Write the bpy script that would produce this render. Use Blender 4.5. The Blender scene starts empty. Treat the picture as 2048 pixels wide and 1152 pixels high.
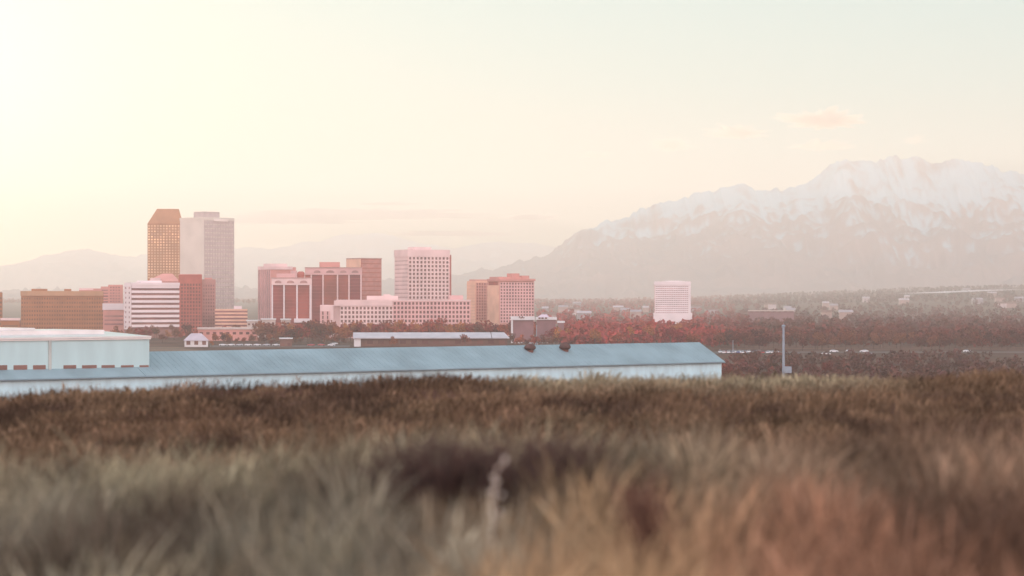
import bpy, math, random
import numpy as np
from math import radians, sin, cos, atan2, pi
random.seed(7)
RS = np.random.RandomState(11)
sc = bpy.context.scene
COL = sc.collection

# ------------------------------------------------------------------ camera
FPX = 4949.0            # focal length in pixels of the 2048 px wide picture
HOR = 597.0             # row of the level horizon
EYE = 28.0              # height of the eye over the city plain
cd = bpy.data.cameras.new("camera"); cam = bpy.data.objects.new("camera", cd); COL.objects.link(cam)
cd.sensor_width = 36.0; cd.lens = FPX / 2048 * 36.0
cd.shift_y = (HOR - 576) / 2048
cd.clip_start = 0.2; cd.clip_end = 60000
cam.location = (0, 0, EYE); cam.rotation_euler = (radians(90), 0, 0)
cd.dof.use_dof = True; cd.dof.focus_distance = 1900; cd.dof.aperture_fstop = 1.7
sc.camera = cam

# ------------------------------------------------------------------ light
FRONT, BACK_FILL = 0.57, 4.9  # the sky behind the view is raised as added fill
SUN_AZ, SUN_EL = radians(-14.0), radians(3.7)       # left of the view, low
SUND = (sin(SUN_AZ) * cos(SUN_EL), cos(SUN_AZ) * cos(SUN_EL), sin(SUN_EL))
sl = bpy.data.lights.new("sun", 'SUN'); so = bpy.data.objects.new("sun", sl); COL.objects.link(so)
sl.energy = 3.7; sl.angle = radians(0.5); sl.color = (1.0, 0.94, 0.76)
so.rotation_euler = (radians(90) - SUN_EL, 0, pi - SUN_AZ)
import mathutils
so.rotation_euler = mathutils.Vector(SUND).to_track_quat('Z', 'Y').to_euler()

w = bpy.data.worlds.new("World"); sc.world = w; w.use_nodes = True
nt = w.node_tree; nt.nodes.clear()
def N(t, **k):
    n = nt.nodes.new(t)
    for a, b in k.items(): setattr(n, a, b)
    return n
def L(a, b): nt.links.new(a, b)
def ramp(node, stops):
    e = node.color_ramp.elements
    while len(e) > 1: e.remove(e[-1])
    e[0].position, e[0].color = stops[0][0], (*stops[0][1], 1)
    for p, c in stops[1:]:
        x = e.new(p); x.color = (*c, 1)
tc = N('ShaderNodeTexCoord')
sky = N('ShaderNodeTexSky', sky_type='NISHITA', sun_disc=False)
sky.sun_elevation = SUN_EL; sky.sun_rotation = SUN_AZ; sky.air_density = 1.0; sky.dust_density = 1.5; sky.altitude = 50
sep = N('ShaderNodeSeparateXYZ'); L(tc.outputs['Generated'], sep.inputs[0])
# the high thin veil of a hazy morning: height ramp ahead of us and a boosted pink ramp opposite the sun, added to fill shaded fronts
rz = N('ShaderNodeValToRGB'); L(sep.outputs['Z'], rz.inputs[0])
ramp(rz, [(0.0, (1.10, 1.0, 0.70)), (0.03, (0.98, 1.02, 0.80)), (0.06, (0.74, 1.02, 0.92)), (0.085, (0.58, 1.0, 0.98)), (0.12, (0.52, 0.98, 1.02)), (0.25, (0.52, 0.82, 0.88)), (1.0, (0.40, 0.56, 0.70))])
rb = N('ShaderNodeValToRGB'); L(sep.outputs['Z'], rb.inputs[0])
ramp(rb, [(0.0, (0.62, 0.42, 0.40)), (0.12, (0.75, 0.52, 0.49)), (0.4, (0.62, 0.53, 0.55)), (1.0, (0.40, 0.56, 0.70))])
fb = N('ShaderNodeMapRange'); L(sep.outputs['Y'], fb.inputs[0])
fb.inputs[1].default_value = 0.3; fb.inputs[2].default_value = -0.4
mb_ = N('ShaderNodeMix', data_type='RGBA'); L(fb.outputs[0], mb_.inputs['Factor']); L(rz.outputs[0], mb_.inputs['A']); rbs = N('ShaderNodeVectorMath', operation='SCALE'); L(rb.outputs[0], rbs.inputs[0]); rbs.inputs['Scale'].default_value = BACK_FILL; L(rbs.outputs[0], mb_.inputs['B'])
dot = N('ShaderNodeVectorMath', operation='DOT_PRODUCT'); L(tc.outputs['Generated'], dot.inputs[0]); dot.inputs[1].default_value = SUND
mx = N('ShaderNodeMath', operation='MAXIMUM'); L(dot.outputs['Value'], mx.inputs[0]); mx.inputs[1].default_value = 0
pw = N('ShaderNodeMath', operation='POWER'); L(mx.outputs[0], pw.inputs[0]); pw.inputs[1].default_value = 60
gl = N('ShaderNodeMix', data_type='RGBA', blend_type='ADD'); gl.inputs['Factor'].default_value = 1
gc = N('ShaderNodeVectorMath', operation='SCALE'); gc.inputs[0].default_value = (0.26, 0.22, 0.12); L(pw.outputs[0], gc.inputs['Scale'])
pw2 = N('ShaderNodeMath', operation='POWER'); L(mx.outputs[0], pw2.inputs[0]); pw2.inputs[1].default_value = 420
gc2 = N('ShaderNodeVectorMath', operation='MULTIPLY_ADD'); gc2.inputs[1].default_value = (1.5, 1.3, 0.62); L(pw2.outputs[0], gc2.inputs[0]); L(gc.outputs[0], gc2.inputs[2])
L(mb_.outputs['Result'], gl.inputs['A']); L(gc2.outputs[0], gl.inputs['B'])
up = N('ShaderNodeVectorMath', operation='SCALE'); L(gl.outputs['Result'], up.inputs[0]); up.inputs['Scale'].default_value = 10.0 * FRONT
mix = N('ShaderNodeMix', data_type='RGBA'); mix.inputs['Factor'].default_value = 0.94
L(sky.outputs[0], mix.inputs['A']); L(up.outputs[0], mix.inputs['B'])
bg = N('ShaderNodeBackground'); bg.inputs['Strength'].default_value = 0.1; L(mix.outputs['Result'], bg.inputs['Color'])
wo = N('ShaderNodeOutputWorld'); L(bg.outputs[0], wo.inputs[0])

sc.view_settings.view_transform = 'Standard'; sc.view_settings.look = 'None'
sc.view_settings.exposure = 0.34; sc.view_settings.gamma = 1.0
sc.render.engine = 'CYCLES'
cy = sc.cycles
cy.use_denoising = True
cy.max_bounces = 6; cy.diffuse_bounces = 2; cy.glossy_bounces = 2; cy.transmission_bounces = 2; cy.volume_bounces = 2
cy.transparent_max_bounces = 8
cy.sample_clamp_indirect = 4.0

# ------------------------------------------------------------------ helpers
def X(px, Y): return (px - 1024) * Y / FPX
def Z(py, Y): return EYE - (py - HOR) * Y / FPX

MATS = {}
def mat(name, col, rough=0.8, var=0.12, scale=0.15, metal=0.0, stretch=None, col2=None, rnd=0.0, spec=0.3):
    """opaque surface with noise wear: colour wanders between darker and lighter, plus per-object variation"""
    if name in MATS: return MATS[name]
    m = bpy.data.materials.new(name); m.use_nodes = True
    t = m.node_tree; b = t.nodes['Principled BSDF']
    b.inputs['Roughness'].default_value = rough; b.inputs['Metallic'].default_value = metal
    b.inputs['Specular IOR Level'].default_value = spec
    g = t.nodes.new('ShaderNodeNewGeometry'); mp = t.nodes.new('ShaderNodeMapping')
    t.links.new(g.outputs['Position'], mp.inputs[0])
    if stretch: mp.inputs['Scale'].default_value = stretch
    n = t.nodes.new('ShaderNodeTexNoise'); n.inputs['Scale'].default_value = scale; n.inputs['Detail'].default_value = 6
    t.links.new(mp.outputs[0], n.inputs['Vector'])
    r = t.nodes.new('ShaderNodeValToRGB'); e = r.color_ramp.elements
    c2 = col2 or tuple(min(1, c * (1 + var)) for c in col)
    c1 = col if col2 else tuple(c * (1 - var) for c in col)
    e[0].position, e[0].color = 0.35, (*c1, 1); e[1].position, e[1].color = 0.65, (*c2, 1)
    t.links.new(n.outputs['Fac'], r.inputs[0]); out = r.outputs[0]
    if rnd:
        oi = t.nodes.new('ShaderNodeObjectInfo'); hs = t.nodes.new('ShaderNodeHueSaturation')
        mr = t.nodes.new('ShaderNodeMapRange'); mr.inputs[3].default_value = 1 - rnd; mr.inputs[4].default_value = 1 + rnd
        t.links.new(oi.outputs['Random'], mr.inputs[0]); t.links.new(mr.outputs[0], hs.inputs['Value'])
        mh = t.nodes.new('ShaderNodeMapRange'); mh.inputs[3].default_value = 0.5 - rnd * 0.04; mh.inputs[4].default_value = 0.5 + rnd * 0.05
        t.links.new(oi.outputs['Random'], mh.inputs[0]); t.links.new(mh.outputs[0], hs.inputs['Hue'])
        t.links.new(out, hs.inputs['Color']); out = hs.outputs[0]
    t.links.new(out, b.inputs['Base Color'])
    MATS[name] = m; return m
def glass(name, col, rough=0.25):
    m = mat(name, col, rough, 0.25, 0.08, spec=0.5, rnd=0.28); return m

class MB:
    def __init__(s): s.v = []; s.f = []
    def add(s, vs, fs):
        o = len(s.v); s.v += [tuple(map(float, p)) for p in vs]; s.f += [tuple(i + o for i in q) for q in fs]
    def fbox(s, O, u, n, a0, a1, d0, d1, z0, z1):
        """box on a facade: a along the wall, d outwards, z up"""
        P = lambda a, d, z: (O[0] + u[0] * a + n[0] * d, O[1] + u[1] * a + n[1] * d, z)
        vs = [P(a0, d0, z0), P(a1, d0, z0), P(a1, d1, z0), P(a0, d1, z0), P(a0, d0, z1), P(a1, d0, z1), P(a1, d1, z1), P(a0, d1, z1)]
        fs = [(3, 2, 1, 0), (4, 5, 6, 7), (0, 1, 5, 4), (1, 2, 6, 5), (2, 3, 7, 6), (3, 0, 4, 7)]
        if u[0] * n[1] - u[1] * n[0] < 0: fs = [q[::-1] for q in fs]
        if (a1 < a0) != (d1 < d0): fs = [q[::-1] for q in fs]
        s.add(vs, fs)
    def box(s, x0, x1, y0, y1, z0, z1): s.fbox((0, 0), (1, 0), (0, 1), x0, x1, y0, y1, z0, z1)
    def prism(s, foot, z0, z1, top=None):
        """closed prism over a footprint (counter-clockwise); top: other footprint for sloped sides"""
        top = top or foot; n = len(foot)
        z0s = z0 if hasattr(z0, '__len__') else [z0] * n
        z1s = z1 if hasattr(z1, '__len__') else [z1] * n
        vs = [(p[0], p[1], a) for p, a in zip(foot, z0s)] + [(p[0], p[1], a) for p, a in zip(top, z1s)]
        fs = [tuple(range(n))[::-1], tuple(range(n, 2 * n))] + [(i, (i + 1) % n, n + (i + 1) % n, n + i) for i in range(n)]
        ar = sum(foot[i][0] * foot[(i + 1) % n][1] - foot[(i + 1) % n][0] * foot[i][1] for i in range(n))
        if ar < 0: fs = [q[::-1] for q in fs]
        s.add(vs, fs)
    def tube(s, p, q, r0, r1, k=8):
        p = mathutils.Vector(p); q = mathutils.Vector(q); d = (q - p).normalized()
        a = d.orthogonal().normalized(); b = d.cross(a)
        vs = [p + (a * cos(2 * pi * i / k) + b * sin(2 * pi * i / k)) * r0 for i in range(k)] + [q + (a * cos(2 * pi * i / k) + b * sin(2 * pi * i / k)) * r1 for i in range(k)]
        s.add(vs, [(i, (i + 1) % k, k + (i + 1) % k, k + i) for i in range(k)] + [tuple(range(k))[::-1], tuple(range(k, 2 * k))])
    def lathe(s, cx, cy, prof, k=14):
        vs = []; fs = []
        for r, z in prof: vs += [(cx + r * cos(2 * pi * i / k), cy + r * sin(2 * pi * i / k), z) for i in range(k)]
        for j in range(len(prof) - 1):
            fs += [(j * k + i, j * k + (i + 1) % k, (j + 1) * k + (i + 1) % k, (j + 1) * k + i) for i in range(k)]
        fs += [tuple(range(k))[::-1], tuple(range((len(prof) - 1) * k, len(prof) * k))]
        s.add(vs, fs)
    def build(s, name, m, parent=None, smooth=False):
        me = bpy.data.meshes.new(name)
        o0 = parent_origin(parent)
        me.from_pydata([(a - o0[0], b - o0[1], c - o0[2]) for a, b, c in s.v], [], s.f)
        me.materials.append(m)
        if smooth: me.polygons.foreach_set('use_smooth', [True] * len(me.polygons))
        me.update()
        o = bpy.data.objects.new(name, me); COL.objects.link(o)
        if parent is not None: o.parent = parent
        return o
def parent_origin(p):
    v = mathutils.Vector((0, 0, 0))
    while p is not None: v = v + mathutils.Vector(p.location); p = p.parent
    return v
def tag(o, label=None, cat=None, group=None, kind=None):
    if label: o['label'] = label
    if cat: o['category'] = cat
    if group: o['group'] = group
    if kind: o['kind'] = kind
    return o
def thing(name, loc, label, cat, group=None):
    o = bpy.data.objects.new(name, None); COL.objects.link(o); o.location = loc; o.empty_display_size = 1
    return tag(o, label, cat, group)
def np_mesh(name, V, F, m, smooth=False, colors=None, parent=None):
    """fast mesh from arrays; F is (n,3) or (n,4)"""
    me = bpy.data.meshes.new(name); k = F.shape[1]
    me.vertices.add(len(V)); me.vertices.foreach_set('co', np.ascontiguousarray(V, dtype=np.float32).ravel())
    me.loops.add(F.size); me.loops.foreach_set('vertex_index', np.ascontiguousarray(F, dtype=np.int32).ravel())
    me.polygons.add(len(F)); me.polygons.foreach_set('loop_start', np.arange(0, F.size, k, dtype=np.int32))
    if smooth: me.polygons.foreach_set('use_smooth', np.ones(len(F), dtype=bool))
    me.update(calc_edges=True)
    if colors is not None:
        at = me.color_attributes.new('tint', 'FLOAT_COLOR', 'POINT')
        c = np.ones((len(V), 4), np.float32); c[:, :3] = colors
        at.data.foreach_set('color', c.ravel())
    me.materials.append(m)
    o = bpy.data.objects.new(name, me); COL.objects.link(o)
    if parent is not None: o.parent = parent
    return o

# value noise on arrays
def vnoise(x, y, seed=0):
    xi = np.floor(x).astype(np.int64); yi = np.floor(y).astype(np.int64)
    fx = x - xi; fy = y - yi; fx = fx * fx * (3 - 2 * fx); fy = fy * fy * (3 - 2 * fy)
    def h(a, b):
        q = (a * 374761393 + b * 668265263 + seed * 974634777) & 0xffffffff
        q = ((q ^ (q >> 13)) * 1274126177) & 0xffffffff
        return ((q ^ (q >> 16)) & 0xffff) / 65535.0
    return (h(xi, yi) * (1 - fx) + h(xi + 1, yi) * fx) * (1 - fy) + (h(xi, yi + 1) * (1 - fx) + h(xi + 1, yi + 1) * fx) * fy
def fbm(x, y, o=5, seed=0, gain=0.5):
    s = 0; a = 1; t = 0
    for i in range(o):
        s = s + a * vnoise(x * 2 ** i, y * 2 ** i, seed + i); t += a; a *= gain
    return s / t
def ridged(x, y, o=5, seed=0, gain=0.5):
    s = 0; a = 1; t = 0
    for i in range(o):
        s = s + a * (1 - np.abs(2 * vnoise(x * 2 ** i, y * 2 ** i, seed + i) - 1)); t += a; a *= gain
    return s / t
def sstep(a, b, x): t = np.clip((x - a) / (b - a), 0, 1); return t * t * (3 - 2 * t)

# ------------------------------------------------------------------ ground
def ground_z(x, y):
    x = np.asarray(x, float); y = np.asarray(y, float)
    t = np.clip(x / np.maximum(np.abs(y), 4) / 0.207, -1.6, 1.6)       # -1 left edge of view, 1 right edge
    left = np.clip(-t, 0, 1.6)
    g = np.interp(y, [-30, 0, 8, 12, 15, 20, 26, 38, 48, 60, 100, 150, 300, 700, 760], [1.5, 1.42, 1.36, 1.22, 1.22, 1.66, 1.62, 1.30, 2.3, 4.3, 12, 19, 22, 27.9, 28])
    near = sstep(70, 45, y)
    g = g + near * (left * np.interp(y, [0, 8, 14, 26, 38, 48], [0, 0.03, 0.14, 0.22, 0.27, 0.31]) - np.clip(t - 0.75, 0, 1) * np.interp(y, [0, 14, 38], [0, 0.05, 0.22]))
    g = g + near * 0.16 * (fbm(x * 0.5 + 3, y * 0.5, 3, 5) - 0.5)
    far = sstep(2600, 9000, y)
    tr = x / np.maximum(y, 100) / 0.207
    rise = far * (20 + 52 * sstep(0.1, 1.1, tr))
    return EYE - g + rise + far * 6 * (fbm(x / 700, y / 700, 3, 9) - 0.5)

ys = np.concatenate([np.arange(-20, 60, 0.4), np.geomspace(60, 15600, 190)])
us = np.linspace(-1, 1, 201)
YY, UU = np.meshgrid(ys, us, indexing='ij')
XX = UU * (8 + 0.44 * np.maximum(YY, 0))
GV = np.stack([XX, YY, ground_z(XX, YY)], -1).reshape(-1, 3)
nr, nc = len(ys), len(us)
I = np.arange(nr * nc).reshape(nr, nc)
GF = np.stack([I[:-1, :-1], I[:-1, 1:], I[1:, 1:], I[1:, :-1]], -1).reshape(-1, 4)
m = mat('earth', (0.075, 0.036, 0.026), 0.95, scale=0.004, col2=(0.13, 0.062, 0.044), spec=0.1)
# add a fine second scale of mottling to the earth
t = m.node_tree; b = t.nodes['Principled BSDF']
n2 = t.nodes.new('ShaderNodeTexNoise'); n2.inputs['Scale'].default_value = 0.03; n2.inputs['Detail'].default_value = 8
g2 = [n for n in t.nodes if n.bl_idname == 'ShaderNodeNewGeometry'][0]; t.links.new(g2.outputs['Position'], n2.inputs['Vector'])
mm = t.nodes.new('ShaderNodeMix'); mm.data_type = 'RGBA'; mm.blend_type = 'MULTIPLY'; mm.inputs['Factor'].default_value = 0.8
r2 = t.nodes.new('ShaderNodeValToRGB'); r2.color_ramp.elements[0].position = .35; r2.color_ramp.elements[0].color = (.5, .45, .42, 1); r2.color_ramp.elements[1].position = .68; r2.color_ramp.elements[1].color = (1.3, 1.2, 1.1, 1)
t.links.new(n2.outputs['Fac'], r2.inputs[0]); src = b.inputs['Base Color'].links[0].from_socket
t.links.new(src, mm.inputs['A']); t.links.new(r2.outputs[0], mm.inputs['B']); t.links.new(mm.outputs['Result'], b.inputs['Base Color'])
tag(np_mesh('ground', GV, GF, m, smooth=True), 'brown earth of the hill and the wide city plain', 'ground', kind='structure')

def flat_strip(name, pts, wid, m, dz, label, cat):
    """a road: ribbon over the plain along pts"""
    mbx = MB(); P = [mathutils.Vector(p) for p in pts]; vs = []
    for i, p in enumerate(P):
        d = (P[min(i + 1, len(P) - 1)] - P[max(i - 1, 0)]).normalized(); n = mathutils.Vector((-d.y, d.x))
        for s in (-1, 1):
            q = p + n * s * wid / 2; vs.append((q.x, q.y, float(ground_z(q.x, q.y)) + dz))
    mbx.add(vs, [(2 * i, 2 * i + 2, 2 * i + 3, 2 * i + 1) for i in range(len(P) - 1)])
    o = mbx.build(name, m); return tag(o, label, cat, kind='structure')
ASPH = mat('asphalt', (0.095, 0.07, 0.066), 0.75, 0.15, 0.3)
flat_strip('road', [(40 + 20 * i, 1290 - 0.0 * i) for i in range(0, 34)], 26, ASPH, 0.06, 'grey road running level across the plain', 'road')
def plate(name, px0, px1, Y0, Y1, m, dz, label, cat):
    b = MB(); q = [(X(px0, Y0), Y0), (X(px1, Y0), Y0), (X(px1, Y1), Y1), (X(px0, Y1), Y1)]
    b.add([(x, y, float(ground_z(x, y)) + dz) for x, y in q], [(0, 1, 2, 3)])
    return tag(b.build(name, m), label, cat, kind='structure')
flat_strip('field', [(X(1838 + 18 * i, 5450 + 40 * i), 5450 + 40 * i) for i in range(11)], 110, mat('pale_field', (.55, .48, .47), .9), 14, 'pale open strip on the far rising ground at the right', 'field')
plate('parking_lot', 420, 700, 1425, 1480, ASPH, 0.05, 'asphalt yard behind the long blue-white shed', 'parking lot')
plate('car_park', 1425, 1600, 1255, 1275, ASPH, 0.05, 'asphalt car park beside the road', 'parking lot')

# ------------------------------------------------------------------ mountains
def mountain(name, prof, D, front, back, seed, m, label, amp, dens=420, rows=150, line=400, soft=120):
    pp = np.array(prof, float)
    pxs = np.linspace(pp[0, 0], pp[-1, 0], int((pp[-1, 0] - pp[0, 0]) / 1000 * dens) + 2)
    # smooth the hand profile then roughen it along the crest
    H = EYE + (HOR - np.interp(pxs, pp[:, 0], pp[:, 1])) * D / FPX
    H = H + amp * (ridged(pxs / 34, pxs * 0 + seed, 4, seed, .6) - 0.6)
    xs = (pxs - 1024) * D / FPX
    v = np.concatenate([np.linspace(0, 1, rows), np.linspace(1, 0, 24)[1:]])
    yv = np.concatenate([D - front + front * np.linspace(0, 1, rows), D + back * np.linspace(0, 1, 24)[1:]])
    VX, XS = np.meshgrid(v, xs, indexing='ij'); YV = np.repeat(yv[:, None], len(xs), 1)
    warp = 260 * (fbm(XS / 600, YV / 600, 3, seed + 20) - 0.5) * (1 - VX)
    rg = ridged((XS + warp) / 620, YV / 1500, 5, seed + 3) - 0.62
    rs = ridged((XS + warp) / 190, YV / 260, 4, seed + 8) - 0.6
    Hx = np.interp(XS + warp * 0.6, xs, H)
    prof_v = VX ** 1.25 * (0.72 + 0.28 * VX)
    z = Hx * prof_v * (1 + 1.7 * rg * (1 - VX) ** .8 * np.minimum(1, VX * 3)) + rs * 120 * np.minimum(1, (1 - VX) * 6) * np.minimum(1, VX * 4)
    z = np.where(YV > D, Hx * prof_v, z)
    z = np.maximum(z, -2)
    V = np.stack([XS, YV, z], -1).reshape(-1, 3); a, c = VX.shape
    I = np.arange(a * c).reshape(a, c)
    F = np.stack([I[:-1, :-1], I[:-1, 1:], I[1:, 1:], I[1:, :-1]], -1).reshape(-1, 4)
    # snow lies in the gullies and on the high ground, rock ribs stay bare
    lap = z - (np.roll(z, 3, 1) + np.roll(z, -3, 1) + np.roll(z, 3, 0) + np.roll(z, -3, 0)) / 4
    gul = ridged((XS + warp) / 150, YV / 520, 4, seed + 50) - .6; fin = fbm(XS / 45, YV / 90, 4, seed + 60) - .5
    k = np.clip((z - line) / soft, -4, .75) - np.clip(lap, -6, 6) / 7.0 * np.minimum(1, (1 - VX) * 8) + gul * 2.2 + fin * 2.6 + (fbm(XS / 900, YV / 900, 3, seed + 70) - .5) * 1.6
    sn = sstep(-.9, .9, k)
    return tag(np_mesh(name, V, F, m, smooth=True, colors=np.repeat(sn.reshape(-1, 1), 3, 1)), label, 'mountain', kind='structure')
def snow_mat(name, rock, scrub, snow):  # base tones, with haze and shade painted in by the callers
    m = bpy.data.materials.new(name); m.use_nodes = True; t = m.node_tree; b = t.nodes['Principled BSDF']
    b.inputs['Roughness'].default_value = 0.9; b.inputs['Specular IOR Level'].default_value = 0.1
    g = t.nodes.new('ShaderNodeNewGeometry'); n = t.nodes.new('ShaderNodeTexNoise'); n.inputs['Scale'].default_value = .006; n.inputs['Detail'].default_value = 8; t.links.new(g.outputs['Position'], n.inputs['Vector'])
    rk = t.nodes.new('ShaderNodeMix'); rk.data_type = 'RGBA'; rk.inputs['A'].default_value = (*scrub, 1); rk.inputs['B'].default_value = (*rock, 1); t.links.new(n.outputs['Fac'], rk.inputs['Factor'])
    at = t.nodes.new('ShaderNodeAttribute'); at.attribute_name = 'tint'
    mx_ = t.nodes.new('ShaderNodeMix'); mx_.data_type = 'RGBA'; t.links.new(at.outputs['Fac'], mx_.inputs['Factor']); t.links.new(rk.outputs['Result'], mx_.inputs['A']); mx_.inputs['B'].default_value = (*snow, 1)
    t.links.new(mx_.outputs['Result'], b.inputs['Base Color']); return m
MAIN = [(-200, 592), (300, 588), (700, 572), (900, 552), (1020, 530), (1080, 510), (1120, 494), (1150, 470), (1185, 453), (1215, 443), (1240, 437), (1268, 425), (1290, 415), (1318, 405), (1340, 399), (1370, 393), (1400, 388), (1425, 383), (1450, 378), (1470, 372), (1488, 367), (1500, 373), (1510, 378), (1535, 376), (1560, 378), (1590, 374), (1620, 362), (1640, 344), (1660, 331), (1690, 320), (1702, 324), (1725, 324), (1750, 326), (1772, 320), (1790, 314), (1806, 320), (1825, 314), (1850, 322), (1880, 327), (1895, 324), (1906, 319), (1930, 324), (1980, 332), (2048, 345), (2120, 352), (2260, 360), (2420, 395), (2600, 440), (2800, 520)]
FAR = [(-500, 560), (-350, 530), (-200, 522), (0, 530), (40, 525), (90, 510), (150, 499), (175, 496), (200, 504), (230, 508), (265, 514), (290, 508), (330, 500), (400, 497), (470, 497), (500, 494), (540, 497), (580, 490), (605, 484), (640, 482), (670, 472), (692, 467), (715, 470), (760, 466), (790, 472), (830, 484), (870, 490), (905, 498), (930, 493), (960, 486), (990, 482), (1030, 486), (1070, 486), (1100, 492), (1140, 500), (1250, 520), (1400, 560)]
mountain('mountains', MAIN, 11000, 2300, 1500, 3, snow_mat('snow_rock', (0.22, 0.21, 0.21), (0.46, 0.32, 0.27), (0.46, 0.60, 0.64)), 'long snow patched mountain range rising to the right', 46)  # scrub lightened as painted haze, snow blue-grey as painted shade
mountain('hills', FAR, 13900, 2200, 1200, 31, snow_mat('far_rock_haze', (0.72, 0.62, 0.52), (0.70, 0.58, 0.48), (0.75, 0.68, 0.6)), 'faint far ridge of hills behind the city towers', 16, 260, 60)  # all tones pale and alike: distance haze painted in

# ------------------------------------------------------------------ buildings
WIN = {}
def win_mesh(wd, hh, m):
    k = (round(wd, 2), round(hh, 2), m.name)
    if k not in WIN:
        b = MB(); b.box(-wd / 2, wd / 2, -0.06, 0.06, -hh / 2, hh / 2)
        me = bpy.data.meshes.new('window'); me.from_pydata(b.v, [], b.f); me.materials.append(m); me.update(); WIN[k] = me
    return WIN[k]
class Tower:
    """a building seen at a corner: pl / pc / pr are the picture columns of its left edge, near corner and right edge"""
    def __init__(s, name, label, pl, pc, pr, Y, theta=0, depth=25, cat='building', group=None):
        ph = atan2(pc - 1024, FPX); s.r = (cos(ph), -sin(ph)); s.fw = (sin(ph), cos(ph)); th = radians(theta)
        s.C = (X(pc, Y), Y); s.Y = Y
        lin = lambda a, b: (s.r[0] * a + s.fw[0] * b, s.r[1] * a + s.fw[1] * b)
        s.uR = lin(cos(th), sin(th)); s.nR = lin(sin(th), -cos(th))
        s.uL = lin(-sin(th), cos(th)); s.nL = lin(-cos(th), -sin(th))
        s.wR = s.wid(s.uR, pr); s.wL = s.wid(s.uL, pl) if pl < pc - 0.5 else depth
        s.pc, s.pl, s.pr = pc, pl, pr
        s.zg = float(ground_z(*s.C)) - 0.3
        s.root = thing(name, (s.C[0], s.C[1], s.zg), label, cat, group)
        s.nwin = 0; s.over = {}
    def wid(s, u, p): k = (p - 1024) / FPX; return (k * s.C[1] - s.C[0]) / (u[0] - k * u[1])
    def z(s, py): return Z(py, s.Y)
    def aR(s, p): return s.wid(s.uR, p)
    def aL(s, p): return s.wid(s.uL, p)
    def P(s, a, b): return (s.C[0] + s.uR[0] * a + s.uL[0] * b, s.C[1] + s.uR[1] * a + s.uL[1] * b)
    def block(s, name, m, ptop, pbot=None, a0=0, a1=None, b0=0, b1=None, mb=None, inset=0):
        """box over the footprint range a (right face) x b (left face)"""
        a1 = s.wR if a1 is None else a1; b1 = s.wL if b1 is None else b1
        b = mb or MB(); z0 = s.zg if pbot is None else s.z(pbot)
        b.prism([s.P(a0 + inset, b0 + inset), s.P(a1 - inset, b0 + inset), s.P(a1 - inset, b1 - inset), s.P(a0 + inset, b1 - inset)], z0, s.z(ptop))
        return b.build(name, m, s.root) if mb is None else b
    def face(s, side): return (s.C, s.uR, s.nR, s.wR) if side == 'R' else (s.C, s.uL, s.nL, s.wL)
    def window(s, side, a, z, wd, hh, m, d=0.07, off=0):
        O, u, n, _ = s.face(side)
        p = (O[0] + u[0] * a + n[0] * (d + off), O[1] + u[1] * a + n[1] * (d + off), z)
        if s.nwin < 100:
            o = bpy.data.objects.new('window', win_mesh(wd, hh, m)); COL.objects.link(o); o.parent = s.root
            o.location = mathutils.Vector(p) - s.root.location; o.rotation_euler = (0, 0, atan2(u[1], u[0])); s.nwin += 1
        else:
            mb = s.over.setdefault(m.name, (MB(), m))[0]
            mb.fbox(O, u, n, a - wd / 2, a + wd / 2, d + off - 0.06, d + off + 0.06, z - hh / 2, z + hh / 2)
    def done(s):
        for k, (mb, m) in s.over.items():
            o = mb.build('window', m, s.root); o['kind'] = 'stuff'
        return s.root
    def grid(s, side, a0, a1, pt, pb, cols, rows, m, mw, wf=0.6, hf=0.6, proud=0.45, off=0, skip=None, name='facade'):
        """a grid of square windows: piers and spandrels stand proud of the panes"""
        O, u, n, _ = s.face(side); zt, zb = s.z(pt), s.z(pb); cw = (a1 - a0) / cols; rh = (zt - zb) / rows
        g = MB(); pier = cw * (1 - wf); spn = rh * (1 - hf)
        for i in range(cols + 1):
            c = a0 + i * cw; lo = max(a0, c - pier / 2); hi = min(a1, c + pier / 2)
            g.fbox(O, u, n, lo, hi, off, off + proud, zb, zt)
        for j in range(rows + 1):
            c = zb + j * rh; lo = max(zb, c - spn / 2); hi = min(zt, c + spn / 2)
            g.fbox(O, u, n, a0 + 0.02, a1 - 0.02, off, off + proud - 0.06, lo + 0.01, hi - 0.01)
        g.build(name, m, s.root)
        for j in reversed(range(rows)):
            for i in range(cols):
                if skip and skip(i, j): continue
                s.window(side, a0 + (i + .5) * cw, zb + (j + .5) * rh, cw * wf + 0.1, rh * hf + 0.1, mw, off=off)
    def ribbons(s, side, a0, a1, pt, pb, rows, m, mw, frac=0.45, proud=0.4, off=0, name='spandrel'):
        """floors of ribbon windows between spandrels that stand proud"""
        O, u, n, _ = s.face(side); zt, zb = s.z(pt), s.z(pb); rh = (zt - zb) / rows
        for j in range(rows):
            z0 = zb + j * rh
            g = MB(); g.fbox(O, u, n, a0, a1, off, off + proud, z0 + rh * frac, z0 + rh); g.build(name, m, s.root)
            s.window(side, (a0 + a1) / 2, z0 + rh * frac / 2, abs(a1 - a0) - 0.1, rh * frac + 0.1, mw, off=off)
    def fins(s, side, a0, a1, pt, pb, cols, m, wf=0.5, proud=0.5, off=0):
        O, u, n, _ = s.face(side); cw = (a1 - a0) / cols; g = MB()
        for i in range(cols + 1):
            c = a0 + i * cw; g.fbox(O, u, n, max(min(a0, a1), c - abs(cw) * wf / 2), min(max(a0, a1), c + abs(cw) * wf / 2), off, off + proud, s.z(pb), s.z(pt))
        g.build('fins', m, s.root)

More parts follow.
